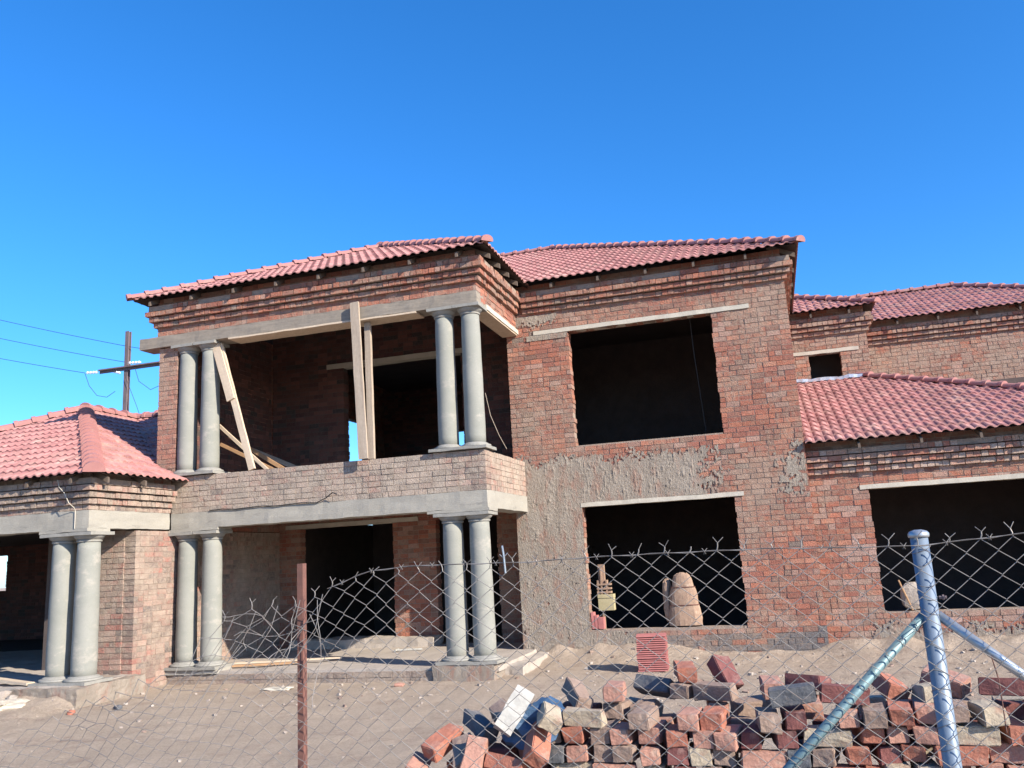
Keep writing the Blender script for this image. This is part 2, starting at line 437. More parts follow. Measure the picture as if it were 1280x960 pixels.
# left walls
brick_wall('brick_wall', (-7.77, -3.38, 0), (0, 1, 0), (1, 0, 0), 4.95, -.3, 2.58, house, mats=PALM, pal=PAL_OLD, label='dusty brick pier and side wall beside the left porch')
brick_wall('brick_wall', (-7.97, -2.12, 0), (0, 1, 0), (1, 0, 0), 3.4, 3.06, 7.1, house, mats=BK_SHADE, pal=PAL_SHADE)
brick_wall('brick_wall', (-8.2, -2.38, 0), (1, 0, 0), (0, -1, 0), .43, 2.9, 6.2, house, mats=BKM, T=.25, pal=[((.38, .17, .12), 4), ((.42, .21, .15), 3), ((.30, .15, .11), 2)])
brick_wall('brick_wall', (-8.2, -2.38 + .26, 0), (0, 1, 0), (-1, 0, 0), 13, 2.9, 7.1, house, mats=BKM, T=.22, holes=[(6.7, 8.5, 3.9, 5.8)])
brick_wall('brick_wall', (-8.6, -3.4, 0), (1, 0, 0), (0, -1, 0), .60, -.3, 2.6, house, mats=PALM, pal=PAL_OLD)
# rear and inner walls: the far room openings show sky
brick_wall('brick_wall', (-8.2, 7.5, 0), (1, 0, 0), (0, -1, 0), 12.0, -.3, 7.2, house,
           holes=[(2.56, 2.90, 4.2, 5.5)], mats=BK_SHADE, pal=PAL_SHADE)
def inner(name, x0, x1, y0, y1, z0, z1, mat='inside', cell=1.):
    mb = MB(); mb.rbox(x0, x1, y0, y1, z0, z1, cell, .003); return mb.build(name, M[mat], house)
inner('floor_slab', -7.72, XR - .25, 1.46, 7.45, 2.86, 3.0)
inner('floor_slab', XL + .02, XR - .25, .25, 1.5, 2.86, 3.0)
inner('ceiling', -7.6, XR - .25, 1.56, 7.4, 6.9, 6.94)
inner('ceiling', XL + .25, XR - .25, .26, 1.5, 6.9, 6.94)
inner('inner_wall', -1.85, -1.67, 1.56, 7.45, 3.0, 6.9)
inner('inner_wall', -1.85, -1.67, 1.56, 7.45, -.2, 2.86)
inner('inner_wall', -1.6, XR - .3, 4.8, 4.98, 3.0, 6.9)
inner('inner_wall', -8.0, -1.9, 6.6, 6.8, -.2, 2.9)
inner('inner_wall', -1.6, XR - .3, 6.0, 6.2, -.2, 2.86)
# corbelled cornices
corbel(house, 'cornice', [((-8.2, -2.45, 0), (1, 0, 0), (0, -1, 0), 8.2 - 1.45, 1, 1), ((-1.45, -2.44, 0), (0, 1, 0), (1, 0, 0), 2.44, 0, 0)], 6.60, BKM)
corbel(house, 'cornice', [((-1.29, 0, 0), (1, 0, 0), (0, -1, 0), XR + 1.29, 0, 1), ((XR, .02, 0), (0, 1, 0), (1, 0, 0), 4.8, 0, 0)], 6.58, BKM)
# brickwork between beam and cornice
brick_wall('brick_wall', (-8.2, -2.45, 0), (1, 0, 0), (0, -1, 0), 8.2 - 1.45, 6.43, 7.2, house, mats=BKM, T=.22)
brick_wall('brick_wall', (-1.45, -2.22, 0), (0, 1, 0), (1, 0, 0), 2.2, 6.27, 7.2, house, mats=BKM, T=.22)
# lintels
def part_box(name, mat, x0, x1, y0, y1, z0, z1, parent=house, cell=.16, amp=.004, label=None):
    mb = MB(); mb.rbox(x0, x1, y0, y1, z0, z1, cell, amp, seed=x0 + z0); return mb.build(name, M[mat], parent, label=label)
part_box('lintel', 'lintel', -1.09, 3.15, -.022, .2, 6.115, 6.20)
part_box('lintel', 'lintel', -.36, 2.69, -.022, .2, 2.605, 2.685)
part_box('lintel', 'lintel', -6.5, -2.9, 1.275, 1.5, 6.285, 6.40)
part_box('lintel', 'lintel', -7.6, -4.3, 1.275, 1.5, 2.625, 2.72)
part_box('lintel', 'lintel', -1.47, -1.41, -2.03, .02, 6.18, 6.27)
# beams
part_box('concrete_beam', 'concrete_formed', -8.62, -1.455, -2.46, -2.04, 6.2, 6.425, cell=.1, amp=.006, label='board marked grey beam above the upper columns')
part_box('concrete_beam', 'concrete_formed', -1.75, -1.475, -2.04, 0, 6.19, 6.26)
part_box('formwork_board', 'timber_pale', -6.55, -2.62, -2.47, -2.06, 6.165, 6.197, amp=.003)
part_box('formwork_board', 'timber_pale', -1.74, -1.43, -2.0, -.02, 6.15, 6.183, amp=.003)
part_box('concrete_beam', 'concrete', -7.76, -1.42, -2.47, -2.05, 2.585, 2.885, cell=.1, amp=.006, label='pale beam under the balcony')
part_box('concrete_beam', 'concrete', -1.80, -1.422, -2.05, -.02, 2.585, 2.885)
for xa, xb in ((-7.78, -6.72), (-2.52, -1.39)):
    part_box('bearing_pad', 'concrete', xa, xb, -2.49, -2.03, 2.535, 2.583, amp=.006)
part_box('floor_slab', 'concrete', -7.74, -1.45, -2.40, 1.28, 2.89, 3.05, cell=.4)
# balcony parapet
brick_wall('parapet', (-7.77, -2.45, 0), (1, 0, 0), (0, -1, 0), 7.77 - 1.436, 2.89, 3.59, house, mats=[M['mortar'], M['brick_parapet']], pal=PAL_OLD, T=.26, label='mortar-washed brick parapet of the balcony')
brick_wall('parapet', (-1.436, -2.19, 0), (0, 1, 0), (1, 0, 0), 2.19, 2.89, 3.58, house, mats=[M['mortar'], M['brick_parapet']], pal=[((.42, .27, .21), 3), ((.38, .2, .16), 2), ((.33, .24, .2), 2)], T=.24, label='pale sunlit brick return of the balcony parapet')  # sunlight on this side put into a paler brick palette
# porch floor and pedestals
part_box('porch_floor', 'slab', -7.75, -1.40, -2.40, 1.28, -.08, .0, cell=.2, amp=.008)
part_box('porch_floor', 'slab', -1.62, -1.12, -1.95, -.02, -.3, -.05, cell=.06, amp=.016)
brick_wall('porch_plinth', (-7.77, -2.47, 0), (1, 0, 0), (0, -1, 0), 6.3, -.33, -.03, house, mats=PALM, pal=[((.2, .17, .15), 3), ((.25, .2, .17), 3), ((.3, .22, .19), 1)], T=.3, label='dark brick plinth along the porch edge')
part_box('pedestal', 'slurry', -2.5, -1.44, -2.53, -1.93, -.3, .055, cell=.08, amp=.014)
part_box('pedestal', 'concrete', -7.8, -6.7, -2.5, -2.0, -.03, .05, cell=.08, amp=.01)
part_box('door_step', 'slab', -7.3, -3.9, .95, 1.6, -.02, .19, cell=.12, amp=.02)

def column(x, y, z0, z1, r, capital='plain', parent=house):
    H = z1 - z0
    mb = MB(); prof = []
    for i in range(15):
        t = i / 14; rr = r * (1 - .10 * t ** 1.6 + .012 * math.sin(t * 19 + x))
        prof.append((rr, z0 + .09 + (H - .24) * t))
    mb.lathe(prof, x, y, 32)
    c = mb.build('column', M['column'], parent, smooth=True)
    k = MB(); zt = z0 + .09 + H - .24; q = r * .9
    k.lathe([(q, zt - .02), (q * 1.1, zt - .015), (q * 1.12, zt + .01), (q * 1.02, zt + .018), (q * 1.12, zt + .03), (q * 1.28, zt + .055), (q * 1.38, zt + .085), (q * 1.42, zt + .09)], x, y, 32)
    k.rbox(x - q * 1.5, x + q * 1.5, y - q * 1.5, y + q * 1.5, zt + .091, z1 - .004, .08, .003)
    k.build('capital', M['column_trim'], c, smooth=False)
    b = MB()
    b.lathe([(r * 1.42, z0 + .045), (r * 1.5, z0 + .06), (r * 1.46, z0 + .085), (r * 1.25, z0 + .095), (r * 1.2, z0 + .11), (r * 1.03, z0 + .125), (r * .98, z0 + .13)], x, y, 32)
    b.rbox(x - r * 1.55, x + r * 1.55, y - r * 1.55, y + r * 1.55, z0, z0 + .05, .08, .004)
    b.build('base', M['column_trim'], c)
    return c
for x_ in (-7.60, -7.09, -2.16, -1.66): column(x_, -2.25, 3.595, 6.198, .182)
for x_ in (-7.53, -6.99, -2.15, -1.665): column(x_, -2.25, .052, 2.534, .19)
for x_ in (-8.44, -7.93): column(x_, -4.30, .10, 2.545, .20)

# cement slurry thrown over the brickwork (real relief)
def patch(name, x0, x1, z0, z1, inside, mat, y=-.010, cell=.022, comb=0., parent=house):
    nx = int((x1 - x0) / cell); nz = int((z1 - z0) / cell); vs = {}; mb = MB(); out = []; fs = []
    def V(i, k):
        if (i, k) not in vs:
            X = x0 + i * cell; Z = z0 + k * cell
            p = Vector((X, 0, Z))
            d = .008 * noise.noise(p * 6) + .007 * noise.noise(p * 17) + .005 * noise.noise(p * 37)
            if comb: d += comb * max(0, noise.noise(Vector((X * 24, 1, Z * 3.0))) + .4 * noise.noise(Vector((X * 50, 1, Z * 6)))) * min(1, max(0, (Z - 2.55) * 3))
            vs[(i, k)] = len(out); out.append((X + .008 * noise.noise(p * 23), y - .5 * abs(d) - max(0, d), Z + .008 * noise.noise(p * 29 + Vector((3, 3, 3)))))
        return vs[(i, k)]
    for i in range(nx):
        for k in range(nz):
            X = x0 + (i + .5) * cell; Z = z0 + (k + .5) * cell
            n = .16 * noise.noise(Vector((X * 2.2, 5, Z * 2.2))) + .10 * noise.noise(Vector((X * 8, 9, Z * 8))) + .16 * noise.noise(Vector((X * 22, 4, Z * 14)))
            if inside(X, Z, n): fs.append((V(i, k), V(i + 1, k), V(i + 1, k + 1), V(i, k + 1)))
    mb.add(out, fs)
    return mb.build(name, M[mat], parent)
def slur(X, Z, n):
    if -.345 < X < 2.53 and .30 < Z < 2.69: return False
    if Z > 2.69: return Z < 3.56 + n * .9 - .02 * X and X < 2.15 + n * 2.2
    if X < -.345: return Z > -.1 + n and n < .17
    if Z < .3: return X < .5 + 3 * n and Z > -.12
    return False
patch('slurry_coat', XL + .005, 2.9, -.15, 3.85, slur, 'slurry', comb=.009)
patch('slurry_coat', 3.0, XR - .01, 2.4, 3.75, lambda X, Z, n: X > 3.48 + 2.2 * n and 2.65 + 2 * n < Z < 3.5 + n and noise.noise(Vector((X * 9, 2, Z * 11))) > -.22, 'slurry', y=-.006)
patch('slurry_coat', XL, -.2, 6.0, 6.55, lambda X, Z, n: (-1.25 < X < -.39 and 5.9 < Z < 6.11) or (X < -.6 and Z > 6.33 + n), 'slurry', y=-.012)
# ---- left porch wing
part_box('concrete_beam', 'concrete', -18, -7.75, -4.54, -4.12, 2.60, 2.90, cell=.12, amp=.006, label='beam across the front of the left porch')
part_box('concrete_beam', 'concrete', -8.05, -7.752, -4.12, -2.52, 2.60, 2.90, cell=.12, amp=.006)
part_box('bearing_pad', 'concrete', -8.75, -7.74, -4.56, -4.05, 2.548, 2.598, amp=.006)
corbel(house, 'cornice', [((-18, -4.54, 0), (1, 0, 0), (0, -1, 0), 18 - 7.75, 0, 1), ((-7.75, -4.53, 0), (0, 1, 0), (1, 0, 0), 2.02, 0, 0)], 3.00, PALM, pal=PAL_OLD, steps=(.05, .10, .15))
brick_wall('brick_wall', (-18, -4.54, 0), (1, 0, 0), (0, -1, 0), 18 - 7.75, 2.905, 3.61, house, mats=PALM, pal=PAL_OLD, T=.22)
brick_wall('brick_wall', (-7.75, -4.3, 0), (0, 1, 0), (1, 0, 0), 1.8, 2.905, 3.61, house, mats=PALM, pal=PAL_OLD, T=.22)
part_box('porch_floor', 'slab', -18, -7.78, -4.75, 1.4, -.25, .10, cell=.2, amp=.015)
part_box('pedestal', 'slurry', -8.85, -7.55, -4.85, -3.3, -.3, .10, cell=.05, amp=.014)
brick_wall('brick_wall', (-24, 5.0, 0), (1, 0, 0), (0, -1, 0), 15.8, -.2, 2.95, house, holes=[(3.2, 4.30, 1.57, 2.62)], mats=BK_SHADE, pal=PAL_SHADE)
brick_wall('brick_wall', (-7.77, -2.02, 0), (0, 1, 0), (1, 0, 0), 3.3, 2.585, 2.885, house, mats=BKM)
inner('ceiling', -24, -8.0, -4.3, 5.2, 2.905, 2.94)
inner('porch_floor', -24, -8.0, 1.4, 5.2, -.2, .09)
inner('inner_wall', -24.2, -24, -4.5, 5.2, -.2, 2.9)
inner('inner_wall', -10.5, -10.3, -2.6, 5.0, .1, 2.9)
inner('inner_wall', -8.2, -8.0, 1.57, 7.45, -.2, 2.86)
# ---- right wing
brick_wall('brick_wall', (XR + .01, .3, 0), (1, 0, 0), (0, -1, 0), 6.4, -.25, 3.5, house, holes=[(.99, 4.4, .46, 2.58)], mats=[M['mortar'], M['brick']], pal=PAL + [((.40, .26, .21), 5)], label='brick front wall of the single-storey right wing')
part_box('lintel', 'lintel', 4.70, 8.45, .278, .5, 2.585, 2.665)
corbel(house, 'cornice', [((XR + .01, .3, 0), (1, 0, 0), (0, -1, 0), 6.4, 0, 0)], 2.90, [M['mortar'], M['brick']], pal=[((.48, .29, .22), 4), ((.42, .17, .12), 3), ((.50, .38, .31), 3)], steps=(.06, .12, .175), label='three corbelled courses of salvaged bricks')
inner('inner_wall', XR + .1, 10.2, 4.6, 4.8, -.2, 5.0)
inner('ceiling', XR + .02, 10.2, .54, 4.6, 2.95, 2.98)
brick_wall('brick_wall', (10.24, .3, 0), (0, 1, 0), (1, 0, 0), 5, -.25, 3.5, house, mats=BKM)
patch('slurry_coat', 4.6, 10, -.1, .5, lambda X, Z, n: Z < .2 + n * 1.5, 'slurry', y=.288)
# ---- rear upper wings
RP = PAL + [((.36, .23, .18), 8)]; PALM = [M['mortar'], M['brick_mid']]
brick_wall('brick_wall', (XR + .01, 4.9, 0), (1, 0, 0), (0, -1, 0), 1.89, 2.9, 7.15, house, holes=[(.55, 1.26, 5.25, 6.08)], mats=PALM, pal=RP)
part_box('lintel', 'lintel', 4.05, 5.52, 4.878, 5.05, 6.085, 6.17)
brick_wall('brick_wall', (5.74, 5.14, 0), (0, 1, 0), (1, 0, 0), 1.6, 2.9, 7.15, house, mats=PALM, pal=RP)
brick_wall('brick_wall', (5.75, 6.7, 0), (1, 0, 0), (0, -1, 0), 5.4, 2.9, 7.15, house, mats=PALM, pal=RP, label='far upper brick wall of the rear wing')
inner('inner_wall', XR, 5.7, 5.9, 6.0, 3, 7.0)
corbel(house, 'cornice', [((XR + .01, 4.9, 0), (1, 0, 0), (0, -1, 0), 1.89, 0, 1), ((5.74, 4.92, 0), (0, 1, 0), (1, 0, 0), 1.6, 0, 0)], 6.52, PALM, pal=RP)
corbel(house, 'cornice', [((5.95, 6.7, 0), (1, 0, 0), (0, -1, 0), 5.2, 0, 0)], 6.52, PALM, pal=RP)

# ---- roofs
def roof_group(label): return house
SL = .48
def hipclip(c, n): return (c, n)
Q = 1 / math.sqrt(2)
def make_roof(label, slopes, cap_lines, raft):
    """first slope is the part 'roof'; the other slopes, ridge caps and rafter tails hang under it"""
    first = None
    for sl in slopes:
        o = roof_slope('roof' if first is None else 'roof_slope', *sl[:5], first or house, clips=sl[5])
        if first is None: first = o; first['label'] = label
    for a, b in cap_lines: caps(a, b, first, r=.15 if 'left porch' in label else .10)
    for r_ in raft: rafters(first, *r_)
    return first
# balcony roof: corners (-8.58,-2.8) and (-1.1,-2.8); apex (-4.84, .94)
x0, x1, y0, z0 = -8.58, -1.12, -2.8, 7.13
ap = Vector(((x0 + x1) / 2, y0 + (x1 - x0) / 2, z0 + SL * (x1 - x0) / 2))
make_roof('pink tiled hip roof above the balcony', [
    ((x0, y0, z0), (x1, y0, z0), (0, 1, 0), SL, 4, [((x0, y0, 0), (-Q, Q, 0)), ((x1, y0, 0), (Q, Q, 0))]),
    ((x1, y0, z0), (x1, 9, z0), (-1, 0, 0), SL, 4, [((x1, y0, 0), (-Q, -Q, 0)), ((ap.x, 0, 0), (-1, 0, 0)), ((-2.5, 1.35, 0), (Q, Q, 0))]),
    ((x0, 9, z0), (x0, y0, z0), (1, 0, 0), SL, 4, [((x0, y0, 0), (Q, -Q, 0)), ((ap.x, 0, 0), (1, 0, 0))]),
], [((x0, y0, z0), ap), ((x1, y0, z0), ap), (ap, (ap.x, 6, ap.z))],
    [((x0, y0, z0), (x1, y0, z0), (0, 1, 0), SL), ((x1, y0, z0), (x1, -.4, z0), (-1, 0, 0), SL, .55)])
# bay / main roof
x1, y0, z0 = 4.15, -.35, 7.13
ap = Vector((x1 - 6.05, y0 + 6.05, z0 + SL * 6.05))
make_roof('pink tiled main hip roof above the right bay', [
    ((-8.5, y0, z0), (x1, y0, z0), (0, 1, 0), SL, 6.06, [((x1, y0, 0), (Q, Q, 0)), ((-1.14, y0, 0), (-Q, -Q, 0)) if False else ((-7.5, 0, 0), (-1, 0, 0)), ((0, 6.05 + y0, 0), (0, 1, 0)), ((-1.16, y0, 0), (-Q, -Q, 0))]),
    ((x1, y0, z0), (x1, 11.75, z0), (-1, 0, 0), SL, 6.06, [((x1, y0, 0), (-Q, -Q, 0)), ((x1, 11.75, 0), (-Q, Q, 0))]),
    ((x1, 11.75, z0), (-8.5, 11.75, z0), (0, -1, 0), SL, 6.06, [((x1, 11.75, 0), (Q, -Q, 0))]),
], [((x1, y0, z0), ap), ((x1, 11.75, z0), ap), (ap, (-7.6, ap.y, ap.z))],
    [((-1.0, y0, z0), (x1, y0, z0), (0, 1, 0), SL), ((x1, y0, z0), (x1, 4, z0), (-1, 0, 0), SL)])
# left wing roof
x1, y0, z0 = -7.38, -4.86, 3.47
k_ = 4.5; ap = Vector((x1 - k_, y0 + k_, z0 + SL * k_))
yr = 1.3
lw = make_roof('pink tiled hip roof over the left porch', [
    ((-16.4, y0, z0), (x1, y0, z0), (0, 1, 0), SL, 4.6, [((x1, y0, 0), (Q, Q, 0)), ((-16.38, y0, 0), (-Q, Q, 0))]),
    ((x1, y0, z0), (x1, -2.47, z0), (-1, 0, 0), SL, 4.55, [((x1, y0, 0), (-Q, -Q, 0)), ((ap.x, 0, 0), (-1, 0, 0))]),
    ((x1, -2.47, z0), (x1, 6, z0), (-1, 0, 0), SL, 4.55, [((x1, y0, 0), (-Q, -Q, 0)), ((-8.22, 0, 0), (1, 0, 0)), ((ap.x, 0, 0), (-1, 0, 0)), ((ap.x, yr, 0), (Q, Q, 0))]),
    ((ap.x - 1, yr - 4.2, ap.z - SL * 4.2), (-8.22, yr - 4.2, ap.z - SL * 4.2), (0, 1, 0), SL, 4.2, [((ap.x, yr, 0), (-Q, -Q, 0))]),
], [((x1, y0, z0), ap), ((-16.38, y0, z0), ap), (ap, (ap.x, yr, ap.z)), ((ap.x, yr, ap.z), (-8.3, yr, ap.z))],
    [((-16.4, y0, z0), (x1, y0, z0), (0, 1, 0), SL, .95, .5, -.05, .75), ((x1, y0, z0), (x1, -2.6, z0), (-1, 0, 0), SL, .9)])
# right wing roof
y0, z0, s2 = -.12, 3.44, .40
D = 4.98
apx = 5.40; x1 = apx + D
make_roof('pink tiled roof of the single-storey right wing', [
    ((XR + .01, y0, z0), (x1, y0, z0), (0, 1, 0), s2, D, [((x1, y0, 0), (Q, Q, 0))]),
    ((x1, y0, z0), (x1, 6, z0), (-1, 0, 0), s2, D, [((x1, y0, 0), (-Q, -Q, 0))]),
], [((x1, y0, z0), (apx, y0 + D, z0 + s2 * D))], [((XR + .01, y0, z0), (x1, y0, z0), (0, 1, 0), s2, 1.0, .5, -.05, .9)])
mb = MB(); mb.rbox(XR + .02, 5.5, 4.62, 4.9, z0 + s2 * 4.72 + .06, z0 + s2 * 4.72 + .13, .1, .02); mb.build('roof_flashing', M['flash'], house)
# small rear roof and far rear roof
x1, y0, z0 = 5.98, 4.55, 7.06
make_roof('small pink tiled roof over the little window', [
    ((XR + .3, y0, z0), (x1, y0, z0), (0, 1, 0), SL, 3.0, [((x1, y0, 0), (Q, Q, 0))]),
    ((x1, y0, z0), (x1, 8, z0), (-1, 0, 0), SL, 3.0, [((x1, y0, 0), (-Q, -Q, 0))]),
], [((x1, y0, z0), (x1 - 1.9, y0 + 1.9, z0 + SL * 1.9))], [((XR + .3, y0, z0), (x1, y0, z0), (0, 1, 0), SL, .9)])
x0, x1, y0, z0 = 4.45, 11.5, 6.32, 7.06
ap = Vector((x1 - 2.87, y0 + 2.87, z0 + SL * 2.87))
make_roof('far pink tiled hip roof of the rear wing', [
    ((x0, y0, z0), (x1, y0, z0), (0, 1, 0), SL, 2.9, [((x1, y0, 0), (Q, Q, 0))]),
    ((x1, y0, z0), (x1, 11.9, z0), (-1, 0, 0), SL, 2.9, [((x1, y0, 0), (-Q, -Q, 0)), ((x1, 12.06, 0), (-Q, Q, 0))]),
    ((x1, 12.06, z0), (x0, 12.06, z0), (0, -1, 0), SL, 2.9, [((x1, 12.06, 0), (Q, -Q, 0))]),
], [((x1, y0, z0), ap), (ap, (x0, ap.y, ap.z))], [((x0, y0, z0), (x1, y0, z0), (0, 1, 0), SL, .9)])
# cable down the left porch corner, twisted wire left on the balcony beam
mb = MB(); mb.tube([(-8.25, -4.72, 3.42), (-8.22, -4.71, 3.3), (-8.12, -4.70, 3.2), (-8.02, -4.69, 3.02), (-8.0, -4.6, 2.95), (-8.0, -4.565, 2.9), (-8.0, -4.565, 2.6)], .007); mb.build('cable', M['lintel'], house)
mb = MB(); mb.tube([(-6.9 + i * .28, -2.485 - .01 * (i % 2), 2.895 + .012 * math.sin(i * 2.1)) for i in range(9)] + [(-4.45, -2.5, 2.96), (-4.3, -2.55, 3.04), (-4.2, -2.56, 3.0)], .011, 5); mb.build('cable', M['dark_wire'], house)
mb = MB(); mb.tube([(2.0, .4, 6.7), (2.02, .45, 5.5), (2.1, .5, 3.9)], .008, 5); mb.build('cable', M['dark_wire'], house)
mb = MB(); mb.tube([(-1.46, -2.2, 4.6), (-1.40, -2.15, 4.2), (-1.28, -2.1, 3.85), (-1.18, -2.0, 3.6)], .005, 5); mb.build('cable', M['timber'], house)

# ------------------------------------------------------------------ timber about the house
def board(name, mat, p0, p1, w, t, label, cat='timber board', roll=0., group=None, j=.004):
    p0 = Vector(p0); p1 = Vector(p1); d = p1 - p0; L = d.length; d.normalize()
    s = d.cross(Vector((0, 1, 0))); s.normalize(); n = s.cross(d); q = Matrix.Rotation(roll, 3, d); s = q @ s; n = q @ n
    mx = Matrix((( s.x, n.x, d.x, p0.x), (s.y, n.y, d.y, p0.y), (s.z, n.z, d.z, p0.z), (0, 0, 0, 1)))
    mb = MB(); mb.rbox(-w / 2, w / 2, -t / 2, t / 2, 0, L, .12, j * .5, seed=p0.x)
    o = mb.build(name, M[mat], None)
    me = o.data; me.transform(Matrix.Translation(Vector((0, 0, 0)))); 
    for v in me.vertices: pass
    o.matrix_world = mx
    return tag(o, label, cat, group)
board('timber_prop', 'timber', (-3.65, -2.60, 3.58), (-3.80, -2.545, 6.50), .17, .045, 'front weathered plank standing on the parapet and lapping over the upper beam', 'timber prop')
board('timber_prop', 'timber', (-3.62, -2.33, 3.6), (-3.66, -2.3, 6.15), .115, .07, 'rear narrower timber prop standing behind the front plank under the beam', 'timber prop')
board('timber_prop', 'timber_pale', (-6.03, -2.42, 3.6), (-6.86, -2.30, 6.14), .125, .05, 'pale timber leaning steeply from the parapet to the beam beside the upper left columns', 'timber prop')
board('timber_offcut', 'timber_pale', (-6.52, -2.40, 4.98), (-6.92, -2.345, 6.13), .17, .035, 'short pale board nailed against the top of the leaning prop', 'timber offcut')
board('timber_board', 'timber_orange', (-5.3, -.8, 3.12), (-7.6, -.9, 4.55), .075, .04, 'upper orange plank slanting behind the left balcony columns')
board('timber_board', 'timber_orange', (-5.15, -1.1, 3.10), (-7.6, -1.2, 4.35), .065, .04, 'lower orange plank slanting behind the left balcony columns')
board('timber_board', 'timber_pale', (-5.6, -1.6, 3.12), (-7.5, -1.5, 4.75), .06, .04, 'thin pale plank slanting nearest behind the upper left columns')
board('timber_board', 'timber', (-4.7, -.3, 3.10), (-7.4, -.4, 4.3), .09, .04, 'grey plank in shade lowest behind the leaning prop on the balcony')
board('timber_board', 'timber_orange', (-6.75, -2.0, .045), (-5.5, -1.6, .045), .12, .03, 'orange plank lying flat on the porch floor by the left columns', roll=1.57)
board('timber_board', 'timber_pale', (-6.8, -1.85, .075), (-4.9, -1.15, .06), .10, .025, 'pale plank lying across the porch floor behind the orange plank', roll=1.57)
board('timber_board', 'timber_pale', (-8.75, -4.55, .14), (-10.2, -4.3, .24), .14, .04, 'whitish board lying at the edge of the left porch floor', roll=1.57)

# ------------------------------------------------------------------ things in the windows
def lump(name, mat, c, s, label, cat, seed=0, n=3, amp=.18, group=None, flat=True):
    bm = bmesh.new(); bmesh.ops.create_icosphere(bm, subdivisions=n, radius=1)
    for v in bm.verts:
        q = v.co.copy()
        m = max(abs(q.x), abs(q.y), abs(q.z)); q = q.lerp(q / m * .85, .55)
        q *= 1 + amp * noise.noise(v.co * 1.7 + Vector((seed, seed * 1.3, 0))) + amp * .4 * noise.noise(v.co * 5 + Vector((seed, 0, 0)))
        v.co = Vector((q.x * s[0], q.y * s[1], q.z * s[2]))
    me = bpy.data.meshes.new(name); bm.to_mesh(me); bm.free(); me.materials.append(M[mat])
    o = bpy.data.objects.new(name, me); COL.objects.link(o); o.location = c; o.rotation_euler[2] = seed
    return tag(o, label, cat, group)
# tapered brown bundle standing on the lower bay sill
t = empty('wrapped_bundle', (1.42, .13, .345), 'tapered brown bundle bound in three tiers standing on the lower window sill of the bay', 'bundle')
prev = .30
for i, (za, zb, ra, rb) in enumerate(((0, .36, .30, .265), (.365, .68, .26, .215), (.685, .93, .205, .13))):
    mb = MB(); vs = []; n = 20; K = 6
    for k in range(K + 1):
        tt = k / K; rr = ra + (rb - ra) * tt + .012 * math.sin(math.pi * tt)
        if i == 2 and k == K: rr *= .72
        for a in range(n):
            an = 2 * math.pi * a / n
            q = rr * (1 + .07 * noise.noise(Vector((math.cos(an) * 2, math.sin(an) * 2, za * 5 + tt))) + .04 * noise.noise(Vector((math.cos(an) * 7, math.sin(an) * 7, za * 9 + tt * 4))))
            vs.append((1.42 + q * math.cos(an), .13 + q * .36 * math.sin(an) , .345 + za + (zb - za) * tt + (.10 * noise.noise(Vector((an, i, 2))) if k == K and i == 2 else 0)))
    fs = [(k * n + a, k * n + (a + 1) % n, (k + 1) * n + (a + 1) % n, (k + 1) * n + a) for k in range(K) for a in range(n)] + [tuple(range(n))[::-1], tuple(K * n + a for a in range(n))]
    mb.add(vs, fs); mb.build('tier', M['card'], t)
    if i < 2:
        mb = MB(); mb.tube([(1.42 + (rb + .006) * math.cos(a * .3142), .13 + (rb + .012) * .37 * math.sin(a * .3142), .345 + zb) for a in range(21)], .009, 5); mb.build('band', M['rust'], t)
lump('broken_slab', 'card', (1.12, .25, .78), (.11, .07, .45), 'dark brown slab leaning behind the left side of the tapered bundle', 'slab', 1.1, 3, .12)
# khaki box on a post with a narrow crate above it
t = empty('meter_box', (-.10, .6, .0), 'small khaki box fixed to a brown stand inside the lower bay window', 'box')
mb = MB(); mb.rbox(-.26, .04, .52, .72, .63, .86, .1, .002); mb.build('box_body', M['box_khaki'], t)
mb = MB(); mb.rbox(-.265, .045, .51, .73, .865, .93, .1, .002); mb.build('lid', M['box_khaki'], t)
mb = MB()
for zz in (.95, 1.02, 1.1): mb.rbox(-.28, .0, .56, .7, zz, zz + .035, .1, .004)
for xx in (-.27, -.2, -.1): mb.box(xx, xx + .03, .57, .69, .0 if xx == -.2 else .93, 1.45 if xx == -.2 else 1.2)
mb.box(-.24, -.12, .6, .7, 1.13, 1.5); mb.build('stand', M['card'], t)
# tiles on the sill corner
t = empty('roof_tile', (-.24, .1, .34), 'small pair of pink tiles standing in the left corner of the lower bay sill', 'roof tiles')
for i, (dx, h) in enumerate(((0, .30), (.06, .24), (.12, .20))):
    mb = MB(); mb.rbox(-.31 + dx, -.26 + dx + (.05 if i == 2 else 0), .0, .2, .34, .34 + h, .06, .006); mb.build('tile', M['tile_new'], t)
# right wing window
lump('cement_block', 'rubble', (5.32, .44, .70), (.20, .13, .26), 'pale block standing in the left corner of the right wing window', 'block', .1, 2, .10)
mb = MB(); mb.tube([(5.28, .27, .47), (5.12, .30, .98)], .014, 6); tag(mb.build('yellow_stick', M['timber_orange'], None), 'thin yellow stick leaning in the right wing window in front of the pale block', 'stick')

